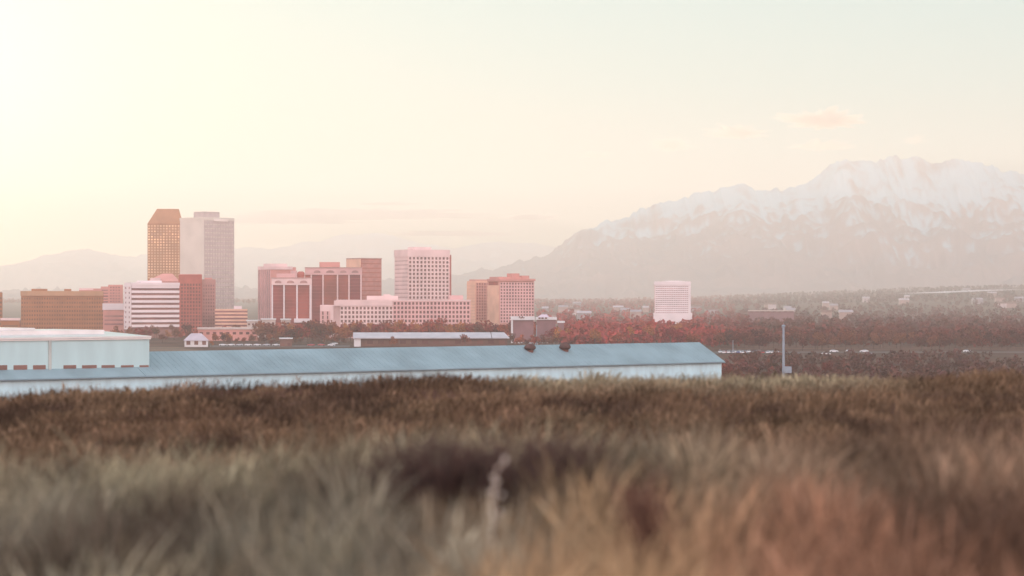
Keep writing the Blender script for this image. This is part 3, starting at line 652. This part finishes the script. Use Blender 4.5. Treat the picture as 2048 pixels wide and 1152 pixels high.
# ------------------------------------------------------------------ cars
def car_parts():
    d = {}
    b = MB()   # body: lofted sections along x
    prof = [(-2.2, .35, .75), (-2.1, .3, .95), (-1.0, .28, 1.0), (.9, .28, .98), (1.9, .3, .85), (2.2, .38, .68)]
    vs = []; fs = []
    for x, z0, z1 in prof:
        for yy, zz in ((-.86, z0), (.86, z0), (.9, (z0 + z1) / 2), (.8, z1), (-.8, z1), (-.9, (z0 + z1) / 2)): vs.append((x, yy, zz))
    for i in range(5): fs += [(6 * i + j, 6 * i + 6 + j, 6 * i + 6 + (j + 1) % 6, 6 * i + (j + 1) % 6) for j in range(6)]
    fs += [tuple(range(6)), tuple(range(30, 36))[::-1]]; b.add(vs, [q[::-1] for q in fs]); d['body'] = b
    b = MB(); b.prism([(-1.75, -.78), (1.1, -.78), (1.1, .78), (-1.75, .78)], .96, 1.42, [(-1.3, -.6), (.35, -.6), (.35, .6), (-1.3, .6)]); d['cabin'] = b
    b = MB(); b.prism([(-1.3, -.6), (.35, -.6), (.35, .6), (-1.3, .6)], 1.422, 1.47); d['roof'] = b
    w = MB(); w.tube((0, -.11, 0), (0, .11, 0), .32, .32, 12); d['wheel'] = w
    return d
CP = car_parts(); CM = {}
PAINT = {'white': (.78, .76, .76), 'silver': (.5, .5, .54), 'dark': (.05, .04, .05), 'red': (.42, .05, .05), 'blue': (.12, .18, .36)}
TYRE = mat('tyre', (.02, .02, .02), .8); CGL = glass('car_glass', (.03, .035, .045), .1)
def mesh_of(k, mbx, m):
    if k not in CM:
        me = bpy.data.meshes.new(k[0]); me.from_pydata(mbx.v, [], mbx.f); me.materials.append(m); me.update(); CM[k] = me
    return CM[k]
def car(px, Y, rz, paint, label, group):
    x = X(px, Y); r = thing('parked_car', (x, Y, float(ground_z(x, Y)) + .06), label, 'car', group); r.rotation_euler = (0, 0, rz)
    pm = mat('paint_' + paint, PAINT[paint], .25, .04, spec=.6)
    for k, mm_ in (('body', pm), ('roof', pm), ('cabin', CGL)):
        o = bpy.data.objects.new(k, mesh_of((k, paint if k != 'cabin' else ''), CP[k], mm_)); COL.objects.link(o); o.parent = r
    for sx in (-1.35, 1.35):
        for sy in (-.82, .82):
            o = bpy.data.objects.new('wheel', mesh_of(('wheel', ''), CP['wheel'], TYRE)); COL.objects.link(o); o.parent = r; o.location = (sx, sy, .32)
    return r
CN = ['white', 'silver', 'white', 'silver', 'dark', 'white', 'blue', 'silver', 'red']
for row, (Y, p0, p1) in enumerate(((1258, 1447, 1560), (1266, 1440, 1545), (1273, 1440, 1530))):
    p = p0; i = 0
    while p < p1:
        c = CN[(i * 5 + row * 3) % 9] if i % 4 else 'white'
        car(p, Y + random.uniform(-.3, .3), pi / 2 * (1 if random.random() < .5 else -1) + random.uniform(-.05, .05), c, '%s car parked in the crowded car park right of the shed' % c, 'cars in the crowded car park')
        p += random.choice((9.6, 9.8, 10.4, 19)); i += 1
for i, (p, c) in enumerate(((446, 'white'), (462, 'white'), (479, 'silver'), (497, 'white'), (515, 'white'), (533, 'silver'), (552, 'white'))):
    car(p, 1462, random.choice((0, pi)), c, '%s car in the row just above the shed roof, %s' % (c, ['leftmost beside the house', 'second from the house', 'third from the house', 'in the middle of the row', 'fifth from the house', 'second from the dark hut', 'nearest the dark hut'][i]), 'cars parked in a row above the shed')
for p, Y, c, lab in ((622, 1455, 'red', 'red car parked just right of the dark hut'), (643, 1460, 'red', 'red car in the middle of the three by the depot end'), (663, 1456, 'white', 'white car nearest the white end wall of the long depot'),
                     (668, 1500, 'white', 'white car among the trees left of the long depot'), (1037, 1535, 'white', 'white car in front of the dark showroom front'), (1051, 1545, 'silver', 'silver car in front of the white fascia'),
                     (1086, 1545, 'white', 'white car below the lavender hip roof'), (1095, 1540, 'white', 'white car right of the pale pole'), (1060, 1525, 'silver', 'silver car beside the pale pole'),
                     (1003, 1570, 'white', 'white car beyond the right end of the long depot roof'), (988, 1575, 'white', 'white car behind the divided depot roof'),
                     (1652, 1225, 'white', 'white car alone below the road, left of two'), (1738, 1222, 'silver', 'silver car alone below the road, right of two'), (1668, 1286, 'white', 'white car driving on the far road, first from the left'), (1700, 1288, 'silver', 'silver car driving on the far road, second from the left'), (1728, 1286, 'white', 'white car driving on the far road, third from the left'), (1935, 1288, 'white', 'white car driving on the far road near the right edge')):
    car(p, Y, random.choice((0, pi)), c, lab, 'cars standing about the city edge' if p < 1600 else 'cars on and beside the right road')

# ------------------------------------------------------------------ trees
def crown_arrays(rng, n, h, wd, size):
    """leaf clumps spread through a lobed crown"""
    k = rng.randint(4, 7); lob = np.stack([rng.uniform(-.5, .5, k) * wd * .7, rng.uniform(-.5, .5, k) * wd * .7, rng.uniform(.45, .85, k) * h], 1); lr = rng.uniform(.22, .36, k) * wd
    li = rng.randint(0, k, n); d = rng.normal(size=(n, 3)); d /= np.linalg.norm(d, axis=1)[:, None]
    rr = rng.uniform(.35, 1.0, n) ** .6
    c = lob[li] + d * (lr[li] * rr)[:, None] * np.array([1, 1, .95])
    c[:, 2] = np.maximum(c[:, 2], .12 * h)
    a = rng.normal(size=(n, 3)); a /= np.linalg.norm(a, axis=1)[:, None]; b = np.cross(a, rng.normal(size=(n, 3))); b /= np.linalg.norm(b, axis=1)[:, None]
    s = rng.uniform(.6, 1.3, n)[:, None] * size
    V = np.stack([c - a * s - b * s * .6, c + a * s - b * s * .5, c + a * s * .8 + b * s * .7, c - a * s * .9 + b * s * .5], 1).reshape(-1, 3)
    return V, np.arange(n * 4).reshape(n, 4)
def leaf_mat(name, c, rnd=.35):
    m = mat(name, tuple(q * .75 for q in c), .9, scale=.5, col2=tuple(q * 1.3 for q in c), rnd=rnd, spec=.1); return m
LEAF = {'russet': leaf_mat('leaf_russet', (.30, .045, .036)), 'brown': leaf_mat('leaf_brown', (.17, .045, .032)), 'rust': leaf_mat('leaf_rust', (.32, .09, .035)), 'umber': leaf_mat('leaf_umber', (.12, .036, .029))}  # autumn hues deepened by the red flare cast
BARK = mat('bark', (.10, .06, .05), .9)
CR = []; rngT = np.random.RandomState(5)
for i in range(6):
    V, F = crown_arrays(rngT, 420, 10.0, 7.5, .42)
    me = bpy.data.meshes.new('crown'); me.from_pydata(V.tolist(), [], F.tolist()); me.update(); CR.append(me)
TR = MB(); TR.tube((0, 0, -.3), (0, 0, 5.5), .22, .12, 7)
for k in range(5):
    a_ = k * 1.26; TR.tube((0, 0, 3 + .4 * k), (1.7 * cos(a_), 1.7 * sin(a_), 6 + .3 * k), .1, .04, 5)
TM = bpy.data.meshes.new('trunk'); TM.from_pydata(TR.v, [], TR.f); TM.materials.append(BARK); TM.update()
CRM = {}
def crown_mesh(i, kind):
    if (i, kind) not in CRM: me = CR[i].copy(); me.materials.append(LEAF[kind]); CRM[(i, kind)] = me
    return CRM[(i, kind)]
def tree(px, Y, kind, sc_, label, group, name='tree', cat='tree'):
    x = X(px, Y); r = thing(name, (x, Y, float(ground_z(x, Y))), label, cat, group); s = sc_ * random.uniform(.85, 1.15)
    r.scale = (s * random.uniform(.9, 1.15), s * random.uniform(.9, 1.15), s); r.rotation_euler = (0, 0, random.uniform(0, 6.28))
    o = bpy.data.objects.new('crown', crown_mesh(random.randrange(6), kind)); COL.objects.link(o); o.parent = r
    o = bpy.data.objects.new('trunk', TM); COL.objects.link(o); o.parent = r
    return r
def row(p0, p1, n, Y0, Y1, kinds, s0, s1, label, group):
    for i in range(n):
        p = p0 + (p1 - p0) * (i + random.uniform(.1, .9)) / n; k = random.choice(kinds)
        tree(p, random.uniform(Y0, Y1), k, random.uniform(s0, s1), label.replace('KIND', k), group)
row(30, 250, 20, 1540, 1740, ['rust', 'brown'], .5, .9, 'low KIND tree at the foot of the brown slab and stepped building', 'trees below the brown slab')
row(255, 365, 14, 1540, 1730, ['rust', 'brown', 'russet'], .5, 1.1, 'KIND tree at the foot of the white striped office', 'trees below the striped office')
row(370, 500, 16, 1500, 1800, ['russet', 'brown', 'rust'], .5, .95, 'KIND tree between low roofs below the pale two-faced tower', 'trees below the pale tower')
row(515, 655, 26, 1500, 1720, ['rust', 'brown', 'russet'], .9, 1.45, 'KIND tree in front of the red glass blocks', 'trees below the red glass blocks')
row(655, 940, 46, 1530, 1700, ['rust', 'russet', 'russet'], .95, 1.4, 'KIND tree in front of the long gridded building', 'trees below the gridded building')
row(930, 1075, 24, 1590, 1790, ['russet', 'russet', 'brown'], .9, 1.35, 'KIND tree at the foot of the twin tower', 'trees below the twin tower')
row(1020, 1150, 14, 1420, 1530, ['brown', 'russet', 'umber'], .4, .7, 'KIND tree in the yard below the white showrooms', 'trees below the showrooms')
row(1100, 1300, 26, 1420, 1900, ['russet', 'russet', 'rust'], .8, 1.2, 'KIND tree in the woods between showrooms and white tower', 'trees left of the white tower')
row(1295, 1450, 24, 1330, 1800, ['russet', 'rust', 'brown'], .8, 1.2, 'KIND tree in front of the lone white tower', 'trees below the white tower')
row(1440, 2048, 60, 1310, 1480, ['umber', 'brown', 'brown'], .75, 1.1, 'KIND tree along the far side of the right road', 'trees along the right road')
row(1448, 1700, 18, 640, 900, ['umber', 'brown'], .4, .6, 'low KIND tree between the shed end and the road', 'low trees beside the shed end')
for p, Y, s, lab in ((423, 1420, .42, 'dark rust bush in front of the lavender hip-roofed house'), (785, 1425, .62, 'round bush against the depot roof, left of two'), (930, 1425, .66, 'round bush against the depot roof, right of two'), (455, 1680, .75, 'dark rust tree alone above the long pinkish garage')):
    tree(p, Y, 'rust', s, lab, None, 'bush' if 'bush' in lab else 'tree', 'bush' if 'bush' in lab else 'tree')

row(440, 700, 18, 1475, 1530, ['brown', 'rust', 'umber'], .35, .7, 'low KIND tree behind the row of cars above the blue-white shed', 'low trees behind the row of cars')
# the far woods: one mass of clumps over the plain
def woods(n, seed, p0, p1, s0, s1, kindcols, name, label, clear, k=30, hs=1.0):
    rng = np.random.RandomState(seed); Vs = []; Cs = []
    px = rng.uniform(p0, p1, n); py = s0 + (s1 - s0) * rng.uniform(0, 1, n); Yt = EYE * FPX / (py - HOR)
    dens = fbm(px / 40, py / 6, 3, seed)
    keep = np.ones(n, bool)
    for (a, b, c, d) in clear: keep &= ~((px > a) & (px < b) & (py > c) & (py < d))
    px, py, Yt = px[keep], py[keep], Yt[keep]; n = len(px)
    x = (px - 1024) * Yt / FPX; zz = ground_z(x, Yt); hgt = hs * rng.uniform(6.5, 10, n) * np.where(rng.uniform(size=n) < .12, 1.25, 1)
    d = rng.normal(size=(n, k, 3)); d /= np.linalg.norm(d, axis=2)[..., None]; d *= rng.uniform(.4, 1, (n, k, 1)) ** .5
    c = np.stack([x, Yt, zz + hgt * .52], 1)[:, None, :] + d * np.stack([hgt * .40, hgt * .40, hgt * .46], 1)[:, None, :]
    c = c.reshape(-1, 3); q = len(c)
    a = rng.normal(size=(q, 3)); a /= np.linalg.norm(a, axis=1)[:, None]; b = np.cross(a, rng.normal(size=(q, 3))); b /= np.linalg.norm(b, axis=1)[:, None]
    s = (np.repeat(hgt, k) * rng.uniform(.09, .19, q) * (30 / k) ** .4)[:, None]
    V = np.stack([c - a * s - b * s * .6, c + a * s - b * s * .5, c + a * s * .8 + b * s * .7, c - a * s * .9 + b * s * .5], 1).reshape(-1, 3)
    tr = sstep(1350, 1560, px); kc = np.array(kindcols)
    base = kc[0] * (1 - tr)[:, None] + kc[1] * tr[:, None]  # reddest towards the centre: flare cast put into the autumn tint
    tl = sstep(900, 500, px); base = base * (1 - tl)[:, None] + kc[2] * tl[:, None]
    col = base * rng.uniform(.75, 1.3, n)[:, None] * (1 + .18 * rng.normal(size=(n, 3)) * np.array([.5, .35, .3]))
    col = np.repeat(np.clip(col, .01, 1), k * 4, 0)
    m = bpy.data.materials.new(name); m.use_nodes = True; t = m.node_tree; bs = t.nodes['Principled BSDF']; bs.inputs['Roughness'].default_value = .9; bs.inputs['Specular IOR Level'].default_value = .1
    at = t.nodes.new('ShaderNodeAttribute'); at.attribute_name = 'tint'; t.links.new(at.outputs['Color'], bs.inputs['Base Color'])
    return tag(np_mesh(name, V, np.arange(len(V)).reshape(-1, 4), m, colors=col), label, 'woods', kind='stuff')
woods(5200, 21, -120, 2170, 612.5, 694, [(.34, .046, .042), (.13, .032, .026), (.28, .08, .04)], 'woods', 'russet and brown woods spread over the plain around the city',
      [(-200, 700, 668, 700), (700, 1130, 660, 700), (1018, 1130, 650, 670), (240, 1070, 655, 665), (-200, 1075, 618, 660)])

woods(7000, 22, -200, 2250, 606.5, 624, [(.28, .05, .044), (.11, .032, .028), (.28, .09, .05)], 'distant_woods', 'distant hazy woods reaching to the foot of the mountains', [(-200, 1075, 618, 660)], 12)
woods(900, 23, 1440, 2250, 713, 800, [(.2, .05, .042), (.11, .046, .036), (.2, .05, .04)], 'brush', 'dark red-brown brush between the shed end and the right road', [(1630, 1680, 706, 716), (1715, 1760, 706, 716)], 30, .42)
# houses that show as specks among the woods
HW = [mat('house_white', (.6, .5, .5), .7), mat('house_tan', (.42, .28, .25), .7), mat('house_grey', (.36, .30, .32), .7)]
HR = [mat('roof_grey', (.36, .30, .32), .7), mat('roof_pale', (.5, .42, .44), .7), mat('roof_brown', (.2, .1, .08), .8)]
rngH = random.Random(4)
def small_house(px, py, dy, label, group):
    Y = EYE * FPX / (py - HOR) ; x = X(px, Y); zg = float(ground_z(x, Y)) + dy; w_, d_, h_ = rngH.uniform(5, 10), rngH.uniform(5, 8), rngH.uniform(3, 5)
    r = thing('small_house', (x, Y, zg), label, 'house', group)
    b = MB(); b.box(x - w_, x + w_, Y, Y + 2 * d_, zg - 6, zg + h_); b.build('wall', rngH.choice(HW), r)
    b = MB(); b.prism([(x - w_ - .5, Y - .5), (x + w_ + .5, Y - .5), (x + w_ + .5, Y + 2 * d_ + .5), (x - w_ - .5, Y + 2 * d_ + .5)], zg + h_ + .02, zg + h_ + 3, [(x - w_ - .3, Y + d_ - .1), (x + w_ + .3, Y + d_ - .1), (x + w_ + .3, Y + d_ + .1), (x - w_ - .3, Y + d_ + .1)]); b.build('roof', rngH.choice(HR), r)
for i in range(34):
    zone = i % 3
    p = rngH.uniform(1085, 1300) if zone == 0 else rngH.uniform(1385, 1720) if zone == 1 else rngH.uniform(1720, 2040)
    q = rngH.uniform(622, 645) if zone < 2 else rngH.uniform(618, 632)
    small_house(p, q, 5, 'small pale house showing through the woods %s' % ('between the twin tower and the white tower', 'right of the white tower', 'on the far right plain')[zone], 'small houses among the woods')

# ------------------------------------------------------------------ grass on the hill
def grass(n, y0, y1, seed, hmin, hmax, wid, per=90, power=1.0):
    rng = np.random.RandomState(seed)
    nc_ = n // per
    cy_ = y0 + (y1 - y0) * rng.uniform(0, 1, nc_) ** power; cx = rng.uniform(-1, 1, nc_) * (.26 * cy_ + .8)
    k = rng.randint(0, nc_, n); rad = np.interp(cy_[k], [5, 40], [.10, .24])
    bx = cx[k] + rng.normal(size=n) * rad; by = cy_[k] + rng.normal(size=n) * rad
    bz = ground_z(bx, by)
    P = 1024 + FPX * bx / by                                       # where across the hill
    big = fbm(bx * .7 + 9, by * .35, 3, 41); big2 = fbm(bx * 1.6, by * .8 + 4, 3, 77)
    ch = rng.uniform(.5, 1.25, nc_)[k] * (.6 + .8 * big2)
    h = rng.uniform(hmin, hmax, n) * ch
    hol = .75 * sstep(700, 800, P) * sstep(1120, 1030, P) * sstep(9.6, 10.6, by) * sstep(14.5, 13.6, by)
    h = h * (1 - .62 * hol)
    lean = rng.normal(size=(n, 2)) * .34 + (np.stack([bx - cx[k], by - cy_[k]], 1) / rad[:, None]) * .18 + np.array([.10, 0])
    th = rng.uniform(0, pi, n); wv = np.stack([np.cos(th), np.sin(th) * .6, th * 0], 1) * (wid * rng.uniform(.6, 1.4, n))[:, None]
    base = np.stack([bx, by, bz - .02], 1)
    def at_(f, q): return base + np.stack([lean[:, 0] * h * q, lean[:, 1] * h * q, h * f * (1 - .22 * f * (lean ** 2).sum(1))], 1)
    mid, hi, tip = at_(.5, .3), at_(.82, .68), at_(1.0, 1.0)
    head = np.where(rng.uniform(size=n) < .25, 2.0, .6)[:, None]
    V = np.stack([base - wv, base + wv, mid + wv * .8, mid - wv * .8, hi + wv * head, hi - wv * head, tip + wv * .2, tip - wv * .2], 1)
    F = np.array([[0, 1, 2, 3], [3, 2, 4, 5], [5, 4, 6, 7]])[None] + (np.arange(n) * 8)[:, None, None]
    # colour: straw, grey straw, tan and brown patches; warm tones at right partly painted flare
    straw = np.array([.36, .31, .21]); grey = np.array([.21, .185, .14]); tan = np.array([.50, .32, .18]); brown = np.array([.185, .11, .068]); dark = np.array([.07, .045, .034])
    tz = sstep(18, 24, by)
    rt = sstep(780, 1000, P + 260 * (big2 - .5)) * sstep(17, 9, by)
    c = grey[None] + (straw - grey)[None] * sstep(.4, .6, big)[:, None]
    c = c + (tan[None] - c) * (rt * .85)[:, None]
    c = c + (np.array([.30, .15, .10])[None] - c) * (sstep(1250, 1600, P + 200 * (big - .5)) * sstep(24, 18, by) * .8)[:, None]
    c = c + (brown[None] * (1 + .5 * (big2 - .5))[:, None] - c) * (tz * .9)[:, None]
    pal = sstep(33, 38, by) * sstep(950, 1100, P) * sstep(1900, 1650, P)
    c = c + (straw[None] * 1.1 - c) * (pal * .8)[:, None]
    rid = np.exp(-((by - 14) / 1.6) ** 2); c = c + (straw[None] - c) * (rid * .5 * (1 - rt * .5))[:, None]
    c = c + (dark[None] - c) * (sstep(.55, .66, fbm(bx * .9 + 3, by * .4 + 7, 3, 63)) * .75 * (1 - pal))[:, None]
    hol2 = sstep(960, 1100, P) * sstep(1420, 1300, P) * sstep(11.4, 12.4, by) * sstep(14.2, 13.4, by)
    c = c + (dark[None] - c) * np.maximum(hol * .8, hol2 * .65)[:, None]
    tuft = sstep(840, 880, P) * sstep(1080, 1040, P) * sstep(8.9, 9.4, by) * sstep(10.4, 9.9, by) + sstep(270, 220, P) * sstep(7.0, 7.4, by) * sstep(9.4, 8.8, by)
    c = c + (np.array([.50, .45, .34])[None] - c) * (tuft * .75)[:, None]
    c = c * rng.uniform(.5, 1.55, nc_)[k][:, None] * rng.uniform(.6, 1.5, n)[:, None]
    C = np.repeat(np.clip(c, .01, 1), 8, 0)
    return V.reshape(-1, 3), F.reshape(-1, 4), C
m = bpy.data.materials.new('dry_grass'); m.use_nodes = True; t = m.node_tree; t.nodes.clear()
at = t.nodes.new('ShaderNodeAttribute'); at.attribute_name = 'tint'
df = t.nodes.new('ShaderNodeBsdfDiffuse'); tl = t.nodes.new('ShaderNodeBsdfTranslucent'); ms = t.nodes.new('ShaderNodeMixShader'); ms.inputs[0].default_value = .35
o = t.nodes.new('ShaderNodeOutputMaterial')
t.links.new(at.outputs['Color'], df.inputs['Color']); t.links.new(at.outputs['Color'], tl.inputs['Color']); t.links.new(df.outputs[0], ms.inputs[1]); t.links.new(tl.outputs[0], ms.inputs[2]); t.links.new(ms.outputs[0], o.inputs[0])
GRASS = m
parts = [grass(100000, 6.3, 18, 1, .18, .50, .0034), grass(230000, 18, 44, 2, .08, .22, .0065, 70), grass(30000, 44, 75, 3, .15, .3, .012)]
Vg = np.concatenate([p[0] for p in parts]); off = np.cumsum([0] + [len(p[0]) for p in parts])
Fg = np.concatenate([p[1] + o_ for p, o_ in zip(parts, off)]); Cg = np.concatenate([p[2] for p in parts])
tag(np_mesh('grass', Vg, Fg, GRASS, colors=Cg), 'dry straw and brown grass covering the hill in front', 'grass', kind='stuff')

def twig_bush(px, py_base_y, wd, hg, n, col, label, seed, name='scrub_bush'):
    """bare twiggy scrub: thin stems fanning up and forking"""
    Y = py_base_y; x = X(px, Y); zg = float(ground_z(x, Y)); rng = random.Random(seed); r = thing(name, (x, Y, zg), label, 'bush', 'dark scrub in the grass')
    b = MB(); f = MB()
    for i in range(n):
        bx, by = x + rng.gauss(0, wd * .16), Y + rng.gauss(0, .15); dx, dy = rng.gauss(0, .5) * wd * .5, rng.gauss(0, .2); h = hg * rng.uniform(.6, 1.05) * (1 - .3 * min(1, abs(dx) / wd))
        m1 = (bx + dx * .4, by + dy * .4, zg + h * .55); t1 = (bx + dx, by + dy, zg + h)
        b.tube((bx, by, zg - .03), m1, .006, .004, 3); f.tube(m1, t1, .004, .0015, 3)
        for k in range(3):
            s = rng.uniform(.1, .9); q = tuple(m1[j] + (t1[j] - m1[j]) * s for j in range(3)); f.tube(q, (q[0] + rng.gauss(0, .06), q[1] + rng.gauss(0, .05), q[2] + rng.uniform(.03, .12)), .003, .001, 3)
    mm_ = mat('twig_%d' % seed, col, .9, .2, 3); b.build('stems', mm_, r); f.build('twigs', mm_, r)
twig_bush(905, 12.6, 1.0, .50, 420, (.085, .048, .038), 'broad dark brown scrub bush in the middle of the grass', 1)
twig_bush(1110, 13.4, .6, .46, 180, (.09, .05, .04), 'dark scrub bush right of the large one', 2)
twig_bush(60, 14.2, .30, .42, 110, (.06, .03, .02), 'dark scrub bush at the left edge below the brown slope', 3)
twig_bush(135, 14.6, .32, .42, 110, (.07, .034, .022), 'dark scrub bush second from the left edge', 4)
twig_bush(1290, 10.2, .18, .52, 70, (.12, .055, .038), 'reddish bare twigs standing in the tan grass', 5)
# pale dry flower stalk
Y = 10.0; x = X(980, Y); zg = float(ground_z(x, Y)); zt = Z(930, Y)
r = thing('flower_stalk', (x, Y, zg), 'pale dry flower stalk standing above the grass, lower middle', 'plant')
b = MB(); p0 = (x, Y, zg); p1 = (x + .01, Y, zg + (zt - zg) * .7); p2 = (x + .03, Y, zt); b.tube(p0, p1, .004, .003, 5); b.tube(p1, p2, .003, .0015, 5)
PALES = mat('pale_straw', (.62, .54, .45), .8, .1, 5); b.build('stem', PALES, r)
rr = random.Random(2)
for k in range(9):
    s = rr.uniform(.55, .98); c = [p0[0] + (p2[0] - p0[0]) * s, Y, zg + (zt - zg) * s]; b = MB(); e = (c[0] + rr.uniform(-.035, .035), Y + rr.uniform(-.03, .03), c[2] + .03); b.tube(c, e, .0018, .0015, 4)
    b.lathe(e[0], e[1], [(.002, e[2]), (.008, e[2] + .006), (.006, e[2] + .014), (.001, e[2] + .018)], 8); b.build('seed_head', PALES, r)

# ------------------------------------------------------------------ clouds beyond the haze
def cloud(px, py, wpx, hpx, dens, label, seed, Y=18500, flat=.55):
    rng = np.random.RandomState(seed); import bmesh
    bm = bmesh.new(); bmesh.ops.create_icosphere(bm, subdivisions=5, radius=1); sx, sz = wpx * Y / FPX / 2, hpx * Y / FPX / 2
    P = np.array([v.co[:] for v in bm.verts])
    from mathutils import noise as mn, Vector
    for v in bm.verts:
        p = v.co.copy(); q = Vector((p.x * 1.6 * (sx / sz) ** .4, p.y * 1.6, p.z * 1.6)) + Vector((seed * 7.3, 0, 0)); d = 1 + 1.15 * (mn.fractal(q * 1.5, .7, 2.1, 6)); d = max(.3, d)
        v.co = Vector((p.x * sx * d, p.y * sx * .6 * d, p.z * sz * d * (flat if p.z < 0 else 1)))
    me = bpy.data.meshes.new('cloud'); bm.to_mesh(me); bm.free()
    k = 'cloud_vapour_%g_%d' % (dens, hpx > 17.5)
    if k not in MATS:
        m = bpy.data.materials.new(k); m.use_nodes = True; t = m.node_tree; t.nodes.clear()
        o = t.nodes.new('ShaderNodeOutputMaterial'); v = t.nodes.new('ShaderNodeVolumePrincipled'); v.inputs['Color'].default_value = (.86, .72, .60, 1); v.inputs['Density'].default_value = dens * (12 if hpx > 17.5 else 60); v.inputs['Anisotropy'].default_value = .3
        t.links.new(v.outputs[0], o.inputs['Volume']); MATS[k] = m
    me.materials.append(MATS[k]); o = bpy.data.objects.new('cloud', me); COL.objects.link(o); o.location = (X(px, Y), Y, Z(py, Y))
    tag(o, label, 'cloud', 'thin clouds in the sky')
for i, (px, py, w_, h_, dn, lab) in enumerate((
    (1342, 292, 62, 26, .0012, 'small peach cloud left of the three over the snowy ridge'), (1474, 268, 84, 26, .0012, 'small peach cloud in the middle over the snowy ridge'),
    (1650, 244, 118, 34, .0013, 'largest peach cloud, over the highest snowy peaks'), (1640, 294, 90, 20, .0007, 'thin cloud wisp below the largest cloud'),
    (1828, 282, 36, 18, .0006, 'tiny cloud wisp above the right peaks'), (1190, 311, 42, 12, .0005, 'faint cloud wisp left of the small peach clouds'),
    (1062, 436, 84, 9, .0012, 'thin dark cloud sliver above the gap in the ridges'), (720, 431, 370, 17, .0006, 'long flat cloud streak behind the brick cluster'),
    (560, 442, 230, 15, .0005, 'flat cloud streak right of the pale two-faced tower'), (780, 408, 100, 6, .0006, 'thin cloud line above the long streak'),
    (900, 468, 170, 10, .0006, 'low cloud streak above the grid tower'))):
    cloud(px, py, w_, h_, dn, lab, i + 1)

# ------------------------------------------------------------------ haze
hb = MB(); hb.box(-9000, 9000, -260, 16200, -8, 760)
m = bpy.data.materials.new('haze_air'); m.use_nodes = True; t = m.node_tree; t.nodes.clear()
o = t.nodes.new('ShaderNodeOutputMaterial'); v = t.nodes.new('ShaderNodeVolumePrincipled')
v.inputs['Color'].default_value = (1.0, .89, .84, 1); v.inputs['Density'].default_value = 1.35e-4; v.inputs['Anisotropy'].default_value = .40
t.links.new(v.outputs[0], o.inputs['Volume'])
tag(hb.build('haze', m), 'pale warm morning haze filling the valley air', 'haze', kind='stuff')
